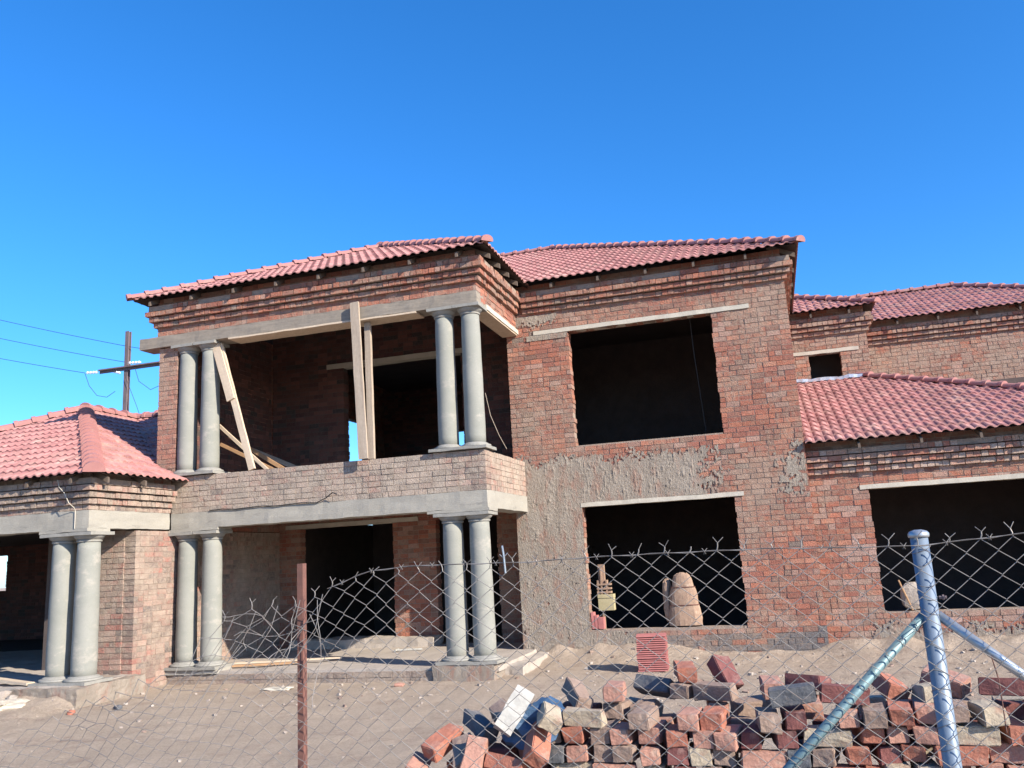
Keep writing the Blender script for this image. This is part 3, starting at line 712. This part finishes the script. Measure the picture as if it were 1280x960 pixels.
# ------------------------------------------------------------------ stack of roof tiles on the ground
TL = []
def tile_mesh():
    mb = MB(); n = 16; vs = []
    for zz in (0, 1):
        for j in range(2):
            for i in range(n + 1):
                x = -.19 + .38 * i / n
                h = .016 * abs(math.sin(math.pi * i / 8)) ** .8
                vs.append((j * .40 - .2, x, h + (.014 if zz else 0)))
    def id_(z, j, i): return (z * 2 + j) * (n + 1) + i
    fs = []
    for i in range(n):
        fs += [(id_(1, 0, i), id_(1, 1, i), id_(1, 1, i + 1), id_(1, 0, i + 1)), (id_(0, 0, i), id_(0, 0, i + 1), id_(0, 1, i + 1), id_(0, 1, i)),
               (id_(0, 0, i), id_(1, 0, i), id_(1, 0, i + 1), id_(0, 0, i + 1)), (id_(0, 1, i), id_(0, 1, i + 1), id_(1, 1, i + 1), id_(1, 1, i))]
    fs += [(id_(0, 0, 0), id_(0, 1, 0), id_(1, 1, 0), id_(1, 0, 0)), (id_(0, 0, n), id_(1, 0, n), id_(1, 1, n), id_(0, 1, n))]
    mb.add(vs, fs); return mb
to = tile_mesh().build('roof_tile', M['tile_new'], None)
NT = 17
for i in range(NT):
    o = to if i == 0 else to.copy()
    if i: COL.objects.link(o)
    o.scale = (1.22, 1.05, 1)
    o.location = (1.02 + (R() - .5) * .018, -1.62 + (R() - .5) * .02, -.19 + i * .0335); o.rotation_euler = (0, 0, rad(5 + 3 * (R() - .5)))
    tag(o, 'bottom tile of the neat pink stack on the ground below the bay window' if i == 0 else 'topmost tile of the neat pink stack on the ground below the bay window' if i == NT - 1 else 'one of the tiles between top and bottom of the pink stack below the bay window', 'roof tile', 'pink roof tiles stacked on the ground')

# ------------------------------------------------------------------ ground
def gh(x, y):
    z = G + .02 * noise.noise(Vector((x * .5, y * .5, 0))) + .014 * noise.noise(Vector((x * 1.9, y * 1.9, 3))) + .012 * noise.noise(Vector((x * 4.3, y * 4.3, 3))) + .007 * noise.noise(Vector((x * 9, y * 9, 5)))
    f = noise.noise(Vector((x * 2.7 + 5, y * 2.7, 11))); z -= .028 * max(0, f - .22) * (1 if y < 0 else 0)
    if x > -1.6 and y > -2.2:
        t = max(0, 1 - abs(y - .0) / 1.5)
        k = min(1, max(0, (x + 1.6) / .6)) * (1 - .65 * min(1, max(0, (x - 1.0) / .8)) * (1 - min(1, max(0, (x - 3.6) / .6))))
        z += (.26 * k * t * t) * (1 + .5 * noise.noise(Vector((x * 2.5, y * 2.5, 8))))
    if x < -7.6 and y > -6.2:
        t = max(0, 1 - abs(y + 4.6) / 1.4); z += .20 * t * (1 + .6 * noise.noise(Vector((x * 1.8, y * 2, 8)))) * min(1, max(0, (-7.4 - x) / .5))
    if -11 < y < -5: z += .02 * noise.noise(Vector((x * .9, y * 3.2, 5)))
    return z
def ground():
    def axis(segs):
        out = []
        for a, b, st in segs:
            n = max(1, round((b - a) / st)); out += [a + (b - a) * i / n for i in range(n)]
        return out + [segs[-1][1]]
    xs = axis([(-400, -60, 40), (-60, -18, 6), (-18, -11, .35), (-11, 8, .07), (8, 14, .4), (14, 60, 6), (60, 400, 40)])
    ys = axis([(-400, -60, 40), (-60, -18, 6), (-18, -12, .3), (-12, 1.5, .07), (1.5, 20, 1.5), (20, 80, 8), (80, 400, 40)])
    mb = MB(); nx = len(xs)
    mb.add([(x, y, gh(x, y)) for y in ys for x in xs], [(j * nx + i, j * nx + i + 1, (j + 1) * nx + i + 1, (j + 1) * nx + i) for j in range(len(ys) - 1) for i in range(nx - 1)])
    o = mb.build('ground', M['ground'], None, smooth=True); tag(o, 'bare dusty earth yard in front of the house', None, None, 'structure')
ground()
# loose chips over the yard
mb = MB(); rr = random.Random(5)
for i in range(900):
    x = rr.uniform(-11, 7); y = rr.choice((rr.uniform(-10.5, -.2), rr.uniform(-2.5, -.2), rr.uniform(-5, -2.6)))
    if -7.8 < x < -1.3 and y > -2.6: continue
    if x < -7.4 and y > -3.3: continue
    s_ = rr.choice((.008, .012, .016, .02, .03)) * rr.uniform(.6, 1.2); z = gh(x, y)
    mx = Matrix.Translation((x, y, z + s_ * .25)) @ Matrix.Rotation(rr.uniform(0, 6.28), 4, 'Z') @ Matrix.Rotation(rr.uniform(-.5, .5), 4, 'X')
    mb.m = rr.choice((0, 0, 0, 1, 2)); mb.box(-s_, s_, -s_ * .7, s_ * .7, -s_ * .5, s_ * .5, s_ * .3, mx)
tag(mb.build('gravel', [M['rubble'], M['grey brown'], M['slab']], None), 'small stone and brick chips strewn over the dusty yard', None, None, 'stuff')
# rubble beside the left porch
rb = [(-8.9, -5.0, .17), (-9.25, -4.95, .20), (-9.6, -5.05, .16), (-10.0, -4.95, .19), (-10.4, -5.05, .2), (-8.6, -5.05, .13), (-10.8, -4.9, .22)]
for i, (x, y, s_) in enumerate(rb):
    lump('rubble_stone', 'rubble', (x, y, gh(x, y) + s_ * .35), (s_, s_ * .7, s_ * .62), 'dusty broken rubble stone heaped before the left porch floor', 'rubble stone', i * 1.7 + .3, 2, .3, 'rubble stones before the left porch')
lump('sand_heap', 'sand', (-8.9, -5.45, gh(-8.9, -5.45) - .0), (.75, .4, .14), 'low pale heap of building sand below the left porch columns', 'sand heap', .2, 4, .3)
for x, y, mt, lb in ((-7.2, -5.3, 'orange red', 'small red brick chunk on the earth right of the left porch'), (-6.7, -4.9, 'burnt blue grey', 'flat dark brick bat on the earth left of the porch plinth'), (-2.9, -3.0, 'dusty pink', 'pink brick crumb at the foot of the right porch pedestal')):
    lump('broken_brick', mt, (x, y, gh(x, y) + .025), (.09, .06, .04), lb, 'broken brick', x, 2, .3)
lump('cement_bag_scrap', 'lintel', (-5.05, -3.1, gh(-5.05, -3.1) + .02), (.28, .12, .035), 'crumpled pale scrap lying on the earth before the porch plinth', 'scrap', .1, 3, .4)
lump('bone_white_scrap', 'block_white', (.2, -3.7, gh(.2, -3.7) + .02), (.13, .04, .02), 'thin white chip with dark crumbs on the earth before the bay', 'scrap', .5, 2, .4)
mb = MB(); mb.tube([(-4.35, .1, .03), (-4.1, .15, .035), (-3.85, .22, .03)], .02, 6); mb.tube([(-4.36, .04, .03), (-4.35, .18, .04)], .022, 6)
tag(mb.build('white_pipe', M['block_white'], None), 'short white T-shaped pipe lying on the porch floor', 'pipe')

# ------------------------------------------------------------------ loose bricks
def brick_mesh(seed, mat):
    rn = random.Random(seed)
    bm = bmesh.new(); bmesh.ops.create_cube(bm, size=1)
    bmesh.ops.scale(bm, vec=(.110, .228, .083), verts=bm.verts)
    # knocked-off corners
    for v in list(bm.verts):
        if rn.random() < .3: v.co *= 1 - rn.uniform(.03, .2)
    bmesh.ops.bevel(bm, geom=bm.edges[:] , offset=.0045, segments=2, affect='EDGES')
    bmesh.ops.subdivide_edges(bm, edges=[e for e in bm.edges if e.calc_length() > .04], cuts=3, use_grid_fill=True)
    sh = Vector((rn.uniform(0, 9), rn.uniform(0, 9), rn.uniform(0, 9)))
    for v in bm.verts: v.co += .007 * noise.noise_vector(v.co * 9 + sh) + .0045 * noise.noise_vector(v.co * 30 + sh)
    me = bpy.data.meshes.new('brick'); bm.to_mesh(me); bm.free(); me.materials.append(M[mat]); return me
KEYS = list(BR); WT = [7, 9, 4, 6, .9, 5]
BMESH = {k: [brick_mesh(i * 31 + n, k) for n in range(4)] for i, k in enumerate(KEYS)}
GRP = 'loose bricks heaped behind the fence'
SMALL = ('orange red', 'dusty pink', 'maroon', 'grey brown', 'burnt blue grey', 'tan mortared')
def put_brick(x, y, z, rz=0., rx=0., ry=0., key=None, label='', scale=1.):
    key = key or random.choices(KEYS, WT)[0]
    o = bpy.data.objects.new('brick', random.choice(BMESH[key])); COL.objects.link(o)
    o.location = (x, y, z); o.rotation_euler = (rx, ry, rz); o.scale = (scale,) * 3
    tag(o, label.format(c=key), 'brick', GRP); return o
YF = -11.52
BH = .0865
NR = 13
ORD = ['topmost', 'second highest', 'third highest', 'fourth highest', 'fifth highest']
random.seed(21)
for r in range(NR):
    zc = G + .005 + BH * (r + .5)
    fromtop = NR - 1 - r
    zt = zc + BH / 2
    left = 1.15 if zt < .62 else 1.15 + (zt - .62) * 2.1
    vis = fromtop < 5
    where = (ORD[fromtop] if vis else 'hidden lowest') + ' course of the heap'
    x = left + R() * .06
    while x < 5.1:
        st = R() < (.13 if vis else .8)
        w = .228 if st else .110
        jx = .008 + (R() ** 2) * .035
        yy = YF + (R() - .5) * .07 + (.0 if vis else .03) + (.114 if not st else .055)
        dz = .05 * noise.noise(Vector((x * .9, 0, 2))) * (r / NR) + (R() - .5) * .006
        if not (fromtop == 0 and R() < .16):
            put_brick(x + w / 2, yy, zc + dz, (math.pi / 2 if st else 0) + rad((R() - .5) * 16), rad((R() - .5) * 5), rad((R() - .5) * 6),
                      label='{c} brick in front row, ' + where)
        x += w + jx
    # second row behind, seen only near the top and at the left end
    if fromtop < 3:
        x = left + .05 + R() * .06
        while x < 4.8:
            st = R() < .35; w = .228 if st else .110
            if R() < (.9 if fromtop else .78):
                put_brick(x + w / 2, YF + .40 + (R() - .5) * .06 - (.06 if st else 0), zc - .012 + (R() - .5) * .02, (math.pi / 2 if st else 0) + rad((R() - .5) * 22), rad((R() - .5) * 8), rad((R() - .5) * 8),
                          label='{c} brick in second row back, ' + where)
            x += w + .02 + R() * .04
    if fromtop < 2:
        x = left + .35
        while x < 4.8:
            w = .245
            if R() < .6:
                put_brick(x + w / 2, YF + .66 + (R() - .5) * .1, zc - .05 + (R() - .5) * .03, math.pi / 2 + rad((R() - .5) * 50), rad((R() - .5) * 14), rad((R() - .5) * 14),
                          label='{c} brick at rear rim, ' + where)
            x += w + .05 + R() * .12
TOPZ = G + .005 + BH * NR + BH / 2
def topb(u, y, dz, rz, rx, ry, key, lab): put_brick(u, y, TOPZ + dz, rad(rz), rad(rx), rad(ry), key, lab)
topb(2.56, -11.05, .085, 12, 4, 3, 'orange red', 'bright orange brick perched highest on the heap right below the pink tile stack')
topb(2.57, -11.08, -.005, -20, 0, 4, 'grey brown', 'grey brown brick directly under the bright orange perched brick')
topb(2.73, -11.18, -.0, 70, 0, -6, 'grey brown', 'long grey brick lying lengthwise just right of the orange perched brick')
topb(2.78, -11.0, .06, 35, 38, 10, 'maroon', 'maroon brick tipped on its edge right of the orange perched brick')
topb(3.03, -11.15, .01, 8, 3, 0, 'dusty pink', 'pink brick standing proud on top in the middle of the heap')
topb(3.22, -10.95, .005, 60, 0, 14, 'maroon', 'dark maroon brick behind the proud pink brick on the heap')
topb(3.13, -11.40, .012, 88, -8, 0, 'burnt blue grey', 'burnt blue grey brick lying lengthwise on the front rim of the heap')
topb(3.38, -11.38, .01, 92, 5, 2, 'maroon', 'long maroon brick with dusty top on the front rim left of the leaning stay')
topb(2.18, -11.2, .005, 5, 0, 0, 'dusty pink', 'salmon brick set upright on top towards the left of the heap')
topb(1.97, -11.22, -.01, 40, 24, 18, 'grey brown', 'grey brown brick tilted diagonally at the top left shoulder of the heap')
topb(2.38, -11.0, .0, 70, 6, 30, 'burnt blue grey', 'dark burnt brick lying left of the orange perched brick')
topb(3.62, -11.15, .01, 20, 12, 20, 'orange red', 'orange red brick tipped beside the lower stay on top of the heap')
topb(3.78, -11.3, .0, 10, -3, 0, 'tan mortared', 'tan brick lying flat between the stay and the steel post')
topb(3.9, -11.05, .02, 50, 15, -12, 'dusty pink', 'pale pink brick tipped behind the steel post')
topb(4.15, -11.2, .01, 75, 0, 8, 'maroon', 'maroon brick lying right of the steel post on the heap')
topb(4.45, -11.25, .01, 15, 8, 0, 'grey brown', 'grey brown brick at the far right top of the heap')
# tumbled left end
lt = [(1.14, -11.62, .66, 15, 10, 30, 'dusty pink', 'lowest pink brick tumbled at the left tip of the heap'),
      (1.27, -11.55, .78, -25, 25, 12, 'orange red', 'orange red brick tumbled above the left tip of the heap'),
      (1.42, -11.62, .73, 10, 30, -20, 'grey brown', 'grey lump brick tumbled near the left tip of the heap'),
      (1.50, -11.70, .72, 5, 50, 8, 'dusty pink', 'pink and grey brick standing on end near the left tip'),
      (1.68, -11.68, .69, 80, 8, 22, 'orange red', 'chipped red brick lying below the white block'),
      (1.84, -11.66, .79, 35, 40, 40, 'orange red', 'small red brick wedged between white block and heap'),
      (1.90, -11.62, .92, 25, 14, 32, 'tan mortared', 'large tan brick tilted right beside the white block'),
      (1.45, -11.45, .84, 60, 20, 15, 'burnt blue grey', 'black burnt brick left of the white block'),
      (1.58, -11.40, .88, 30, 20, -25, 'grey brown', 'dark grey brick tucked behind the white block'),
      (1.33, -11.75, .56, 70, 0, 5, 'maroon', 'maroon brick at the bottom of the tumbled left end'),
      (1.62, -11.78, .56, 15, 5, 5, 'grey brown', 'grey brown brick at the bottom of the tumbled left end'),
      (1.05, -11.60, .56, 70, 0, 5, 'burnt blue grey', 'dark burnt brick furthest left in the heap'),
      (1.9, -11.7, .60, 10, 5, 5, 'tan mortared', 'tan brick low in the tumbled left end')]
for a in lt: put_brick(a[0], a[1], a[2], rad(a[3]), rad(a[4]), rad(a[5]), a[6], a[7])
mb = MB(); mx = Matrix.Translation((1.70, -11.60, .945)) @ Matrix.Rotation(rad(8), 4, 'Z') @ Matrix.Rotation(rad(34), 4, 'Y') @ Matrix.Rotation(rad(-25), 4, 'X')
mb.rbox(-.05, .052, -.045, .045, -.125, .125, .03, .008, mat=mx); tag(mb.build('white_block', M['block_white'], None), 'white plastered block leaning on the left shoulder of the brick heap', 'block')
o = lump('plastic_bag', 'blue_bag', (1.78, -11.50, .86), (.17, .12, .12), 'dark blue plastic bag crumpled under the white block', 'plastic bag', .4, 3, .5)
mb = MB(); rn = random.Random(3)
for i in range(26):
    a = rn.uniform(0, 6.28); l = rn.uniform(.04, .10); c = Vector((3.10, -11.66, .555))
    e = c + Vector((math.cos(a) * l, math.sin(a) * l * .6, rn.uniform(.03, .09))); s_ = Vector((-math.sin(a), math.cos(a), .2)) * .012; m_ = (c + e) / 2 + Vector((0, 0, .02))
    mb.add([c, m_ + s_, e, m_ - s_], [(0, 1, 2, 3)])
tag(mb.build('weed', M['weed'], None), 'small green weed sprouting from the foot of the brick heap', 'weed')

# ------------------------------------------------------------------ fence
FY = -12.75
fence = empty('wire_fence', (3.62, FY, G), 'sagging galvanised diamond mesh fence with blue steel post, two stays and rusty pole', 'fence')
mb = MB(); mb.lathe([(.030, G - .1), (.030, 1.755)], 3.63, FY, 28); post = mb.build('steel_post', M['galv'], fence, smooth=True, label='thick blue grey round strainer post')
mb = MB(); mb.lathe([(.034, 1.742), (.036, 1.748), (.036, 1.756), (.030, 1.764), (.012, 1.770)], 3.63, FY, 28); mb.build('post_cap', M['galv_bright'], post, smooth=True)
mb = MB(); mb.tube([(3.61, FY - .0, 1.47), (3.09, FY - .02, .955), (2.4, FY - .05, .27), (1.95, FY - .07, -.19)], [.017, .0185, .0195, .02], 16); mb.build('stay', M['galv_green'], fence, smooth=True, label='green grey stay sloping down left from the post')
mb = MB(); mb.tube([(3.655, FY, 1.47), (3.9, FY, 1.255), (4.4, FY, .80), (5.4, FY, -.15)], .0165, 16); mb.build('stay', M['galv_bright'], fence, smooth=True, label='shiny stay sloping down right from the post')
mb = MB(); mb.box(1.088, 1.116, FY - .004, FY + .0, G - .1, 1.775); mb.box(1.112, 1.116, FY, FY + .028, G - .1, 1.775); mb.build('rusty_pole', M['rust'], fence, label='thin rusty angle iron pole')
# mesh
PW, PH = .1015, .084
NRW = 23
def topz(x):
    pts = [(-2.6, .62), (-.6, .95), (.1, 1.20), (.55, 1.36), (.74, 1.50), (.86, 1.585), (1.08, 1.60), (1.25, 1.66), (1.45, 1.715), (1.8, 1.71), (2.3, 1.725), (3.1, 1.735), (3.62, 1.715), (4.2, 1.745), (5.6, 1.72)]
    for (a, b), (c, d) in zip(pts[:-1], pts[1:]):
        if x <= c: return b + (d - b) * (x - a) / (c - a)
    return 1.72
def fpos(a, k):
    """a = position along the fence in cells, k = row from the top"""
    x = 5.6 - a * PW / 4
    tz = topz(x); z0 = G + .02
    full = 1.735 - z0
    z = tz - k * PH / 2 * (tz - z0) / full
    q = Vector((x * 1.3, 0, z * 1.3))
    sag = noise.noise_vector(q * 1.6)
    lo = max(0, min(1, (1.9 - x) / 1.2)) * max(0, 1 - (k / 9))
    y = FY - .036 + .03 * sag.y * (1 if x < 3.3 else .25)
    dx = .012 * sag.x + lo * .05 * noise.noise(Vector((x * 9, 1, z * 11)))
    dz = .010 * sag.z + lo * .045 * noise.noise(Vector((x * 8, 7, z * 12)))
    if x < .95:
        t = min(1, (.95 - x) / .8)
        y += -.10 * t * (1 - k / 50) + .06 * t * sag.y; dx += .05 * t * sag.x + t * .12 * (k / 46); dz += .04 * t * sag.z
    return Vector((x + dx, y, max(z + dz, G + .01)))
mesh = MB(); WR = .00145
for i in range(1, 300, 2):
    pts = []
    for k in range(NRW * 2 - 1):
        a = i + (-1 if (k + i // 2) % 2 else 1)
        if pts is not None:
            p = fpos(a, k)
            off = .0022 if (k + i // 2) % 2 else -.0022
            if pts:
                q = pts[-1]; m_ = (q + p) / 2; 
            pts.append(p + Vector((0, off, 0)))
    # round each bend by adding a point on either side of it
    out = [pts[0]]
    for a_, b_, c_ in zip(pts[:-2], pts[1:-1], pts[2:]):
        b2 = b_ + (b_ - (a_ + c_) / 2).normalized() * .0025
        out += [b2.lerp(a_, .05), b2.lerp(c_, .05)]
    out.append(pts[-1])
    mesh.tube(out, WR, 5, caps=False)
mesh.build('wire_mesh', M['wire'], fence)
# cut ends above the top wire: twisted stem and two prongs
rn = random.Random(8)
for i in range(2, 200, 4):
    p = fpos(i, 0) if i > 0 else fpos(0, 0)
    if p.x < .72: continue
    pr_ = MB(); h = rn.uniform(.014, .03); lean = Vector((rn.uniform(-.008, .008), rn.uniform(-.006, .006), h)); q = p + lean
    pr_.tube([p, p + lean * .5 + Vector((.002, 0, 0)), q], .0024, 5)
    for sg in (-1, 1):
        if rn.random() < .88: pr_.tube([q, q + Vector((sg * rn.uniform(.010, .024), rn.uniform(-.01, .01), rn.uniform(.012, .026)))], .0015, 4)
    pr_.build('wire_prong', M['wire'], fence)
# barbed top wire
tw = MB(); pts = []
x = 5.6
while x > 1.22:
    z = topz(x) + .002 + .006 * math.sin(x * 3.3)
    if x < 2.2: z += .03 * math.sin((2.2 - x) * 3.2) * max(0, 1 - abs(x - 1.7))
    pts.append((x, FY - .042, z)); x -= .07
tw.tube(pts, .0016, 5); tw.tube([(a, b - .003, c + .0035 * math.sin(a * 60)) for a, b, c in pts], .0013, 4)
for i, p in enumerate(pts):
    if i % 2 == 1:
        for s_ in (-1, 1): tw.tube([(p[0] - .004 * s_, p[1], p[2] - .010), (p[0], p[1] - .004, p[2]), (p[0] + .010 * s_, p[1], p[2] + .012)], .0012, 4)
tw.build('barbed_wire', M['wire'], fence)
# tangle of loose strands at the broken left end
tg = MB()
for i in range(9):
    a = Vector((.72 + rn.uniform(0, .5), FY - .05 + rn.uniform(-.05, .03), 1.42 + rn.uniform(0, .2))); pts = [a]
    d = Vector((rn.uniform(-.05, .03), rn.uniform(-.02, .02), rn.uniform(-.06, -.02)))
    for k in range(rn.randint(4, 7)):
        d += Vector((rn.uniform(-.03, .03), rn.uniform(-.02, .02), rn.uniform(-.04, .022))); d *= .85; pts.append(pts[-1] + d)
    tg.tube(pts, .0016, 4)
for i in range(5):
    x = .80 + i * .11; tg.tube([(x, FY - .05, 1.56 + .02 * i), (x - .03, FY - .06, 1.50), (x - .13, FY - .08, 1.36), (x - .24, FY - .1, 1.29)], .0016, 4)
tg.build('loose_strand', M['wire'], fence)
# tie wires wound round post, stay and pole
def ring(c, r, ax, n=14, wr=.001, tilt=.25):
    ax = Vector(ax).normalized(); a = ax.cross(Vector((0, 1, .1))).normalized(); b = ax.cross(a)
    tie = MB(); tie.tube([Vector(c) + r * (math.cos(t) * a + math.sin(t) * b) + ax * tilt * r * math.cos(t + c[2] * 9) for t in [2 * math.pi * k / n for k in range(n + 1)]], wr, 4, False); tie.build('tie_wire', M['wire'], fence)
for z in [1.70, 1.655, 1.585, 1.54, 1.49, 1.36, 1.27, 1.21, 1.10, 1.03, .95, .86, .78]: ring((3.63, FY, z), .0325, (.1, 0, 1), tilt=.5)
for t in range(15):
    k = .05 + t * .07; ring((3.61 - k * .711, FY - .002 * t, 1.47 - k * .703), .0215, (-.71, 0, -.70), tilt=.5)
for z in [1.58, 1.50, 1.43, 1.35, 1.22, 1.1]: ring((1.09, FY + .005, z), .024, (0, 0, 1), tilt=.4)
mb = MB(); mb.tube([(2.063, FY - .05, 1.80), (2.068, FY - .05, 1.76), (2.072, FY - .05, 1.69)], .004, 6); mb.tube([(2.05, FY - .05, 1.765), (2.066, FY - .05, 1.752), (2.085, FY - .05, 1.77)], .002, 5); mb.build('wire_hook', M['galv_bright'], fence)
mb = MB(); mb.tube([(3.80, FY - .02, 1.33), (3.812, FY - .02, 1.25), (3.81, FY - .02, 1.08)], .0022, 5); mb.tube([(3.91, FY - .02, 1.27), (3.905, FY - .02, .95)], .0015, 5); mb.build('hanging_wire', M['rust'], fence)
mb = MB(); mb.tube([(3.665, FY - .01, 1.53), (3.69, FY - .012, 1.53)], .006, 8); mb.tube([(3.676, FY - .01, 1.53), (3.682, FY - .01, 1.53)], .010, 6); mb.build('bolt', M['steel_grey'], fence)

# ------------------------------------------------------------------ utility pole and lines
PX, PY = -26.86, 18.
pole = empty('utility_pole', (PX, PY, G), 'rusty steel power pole with a crossarm rising behind the left porch roof', 'utility pole')
mb = MB(); w = .105
for a in ((-w, w, -w, -w + .035), (-w, w, w - .035, w), (-.02, .02, -w + .036, w - .036)): mb.box(PX + a[0], PX + a[1], PY + a[2], PY + a[3], G, 13.9)
mb.build('pole', M['steel_grey'], pole)
mb = MB(); mb.box(PX - 1.55, PX + 2.3, PY - w - .16, PY - w - .004, 12.00, 12.06); mb.box(PX - 1.55, PX + 2.3, PY - w - .04, PY - w - .004, 11.86, 11.998); mb.build('crossarm', M['steel_grey'], pole)
def insul(x, y, z, d, parent=pole):
    mb = MB(); d = Vector(d).normalized()
    c = Vector((x, y, z)); pts = []; rs = []
    for k in range(9): pts.append(c + d * k * .09); rs.append(.075 if k % 2 else .03)
    mb.tube(pts, rs, 8); return mb.build('insulator', M['white_ceramic'], parent)
insul(PX - 1.6, PY - .2, 11.95, (-1, .0, .06)); insul(PX + .25, PY - .2, 12.2, (1, 0, -.05)); insul(PX - .25, PY - .2, 11.75, (-.9, .3, .3))
def wire_line(x0, z0_, x1_, z1_, sag, y0_, y1_, label, r=.014):
    mb = MB(); n = 24; mb.tube([(x0 + (x1_ - x0) * i / n, y0_ + (y1_ - y0_) * i / n, z0_ + (z1_ - z0_) * i / n - sag * 4 * (i / n) * (1 - i / n)) for i in range(n + 1)], r, 4)
    return tag(mb.build('power_line', M['dark_wire'], None), label, 'power line', 'power lines on the utility pole')
wire_line(PX + .1, 13.1, -50, 20.7, .25, PY, PY, 'uppermost power line running from the pole to the left')
wire_line(PX + .1, 13.1, 0, 8.5, .6, PY, PY - 1, 'power line running right from the pole top behind the house')
wire_line(PX - .2, 12.35, -50, 19.4, .25, PY, PY, 'middle power line running from the pole to the left')
wire_line(PX - 2.4, 12.0, -50, 17.9, .2, PY - .2, PY, 'lowest power line running from the pole to the left')
mb = MB(); mb.tube([(PX - 2.4, PY - .2, 11.98), (PX - 2.1, PY - .2, 11.3), (PX - 1.6, PY - .2, 10.75), (PX - 1.0, PY - .2, 10.6), (PX - .5, PY - .2, 10.85)], .014, 5)
mb.tube([(PX + .6, PY - .2, 12.), (PX + .9, PY - .2, 11.2), (PX + 1.6, PY - .2, 10.7), (PX + 2.3, PY - .2, 10.9)], .014, 5)
mb.tube([(PX, PY - .2, 11.7), (PX + .8, PY - .2, 10.0), (PX + 1.4, PY - .2, 8.6)], .012, 5)
mb.build('jumper_wire', M['dark_wire'], pole)

# ------------------------------------------------------------------ light, sky, camera
SUNV = Vector((1, -.45, .58)).normalized()
el = math.asin(SUNV.z); az = math.atan2(SUNV.x, SUNV.y)
w = bpy.data.worlds.new('World'); S.world = w; w.use_nodes = True; nt = w.node_tree; nt.nodes.clear()
out = nt.nodes.new('ShaderNodeOutputWorld'); bg = nt.nodes.new('ShaderNodeBackground')
sky = nt.nodes.new('ShaderNodeTexSky'); sky.sky_type = 'NISHITA'; sky.sun_disc = False; sky.sun_elevation = el; sky.sun_rotation = az
sky.altitude = 300; sky.air_density = 1.0; sky.dust_density = .6; sky.ozone_density = 9.0
hs = nt.nodes.new('ShaderNodeHueSaturation'); hs.inputs['Saturation'].default_value = 1.13; hs.inputs['Value'].default_value = 1.0
nt.links.new(sky.outputs[0], hs.inputs['Color']); nt.links.new(hs.outputs[0], bg.inputs[0]); bg.inputs[1].default_value = .142
nt.links.new(bg.outputs[0], out.inputs[0])
sl = bpy.data.lights.new('Sun', 'SUN'); sl.energy = 5.0; sl.angle = rad(.5); sl.color = (1, .90, .77)
so = bpy.data.objects.new('sun', sl); COL.objects.link(so); so.rotation_euler = SUNV.to_track_quat('Z', 'Y').to_euler(); so.location = (20, -20, 20)

cd = bpy.data.cameras.new('Camera'); cam = bpy.data.objects.new('camera', cd); COL.objects.link(cam)
Rv = Vector((0.95513238, 0.29112938, -0.0544593)); Uv = Vector((0.10904397, -0.17469703, 0.97856546)); Fv = Vector((-0.27537528, 0.94059802, 0.19860469))
mw = Matrix(((Rv.x, Uv.x, -Fv.x, 3.1288), (Rv.y, Uv.y, -Fv.y, -16.1650), (Rv.z, Uv.z, -Fv.z, 1.7564), (0, 0, 0, 1)))
cam.matrix_world = mw; cd.sensor_width = 36; cd.lens = 1059.78 / 1280 * 36; cd.clip_start = .05; cd.clip_end = 2000
S.camera = cam
S.render.engine = 'CYCLES'
S.view_settings.view_transform = 'Standard'; S.view_settings.look = 'None'; S.view_settings.gamma = 1; S.view_settings.exposure = 1.02
try: S.view_settings.use_curve_mapping = False
except Exception: pass
S.render.resolution_x = 1024; S.render.resolution_y = 768
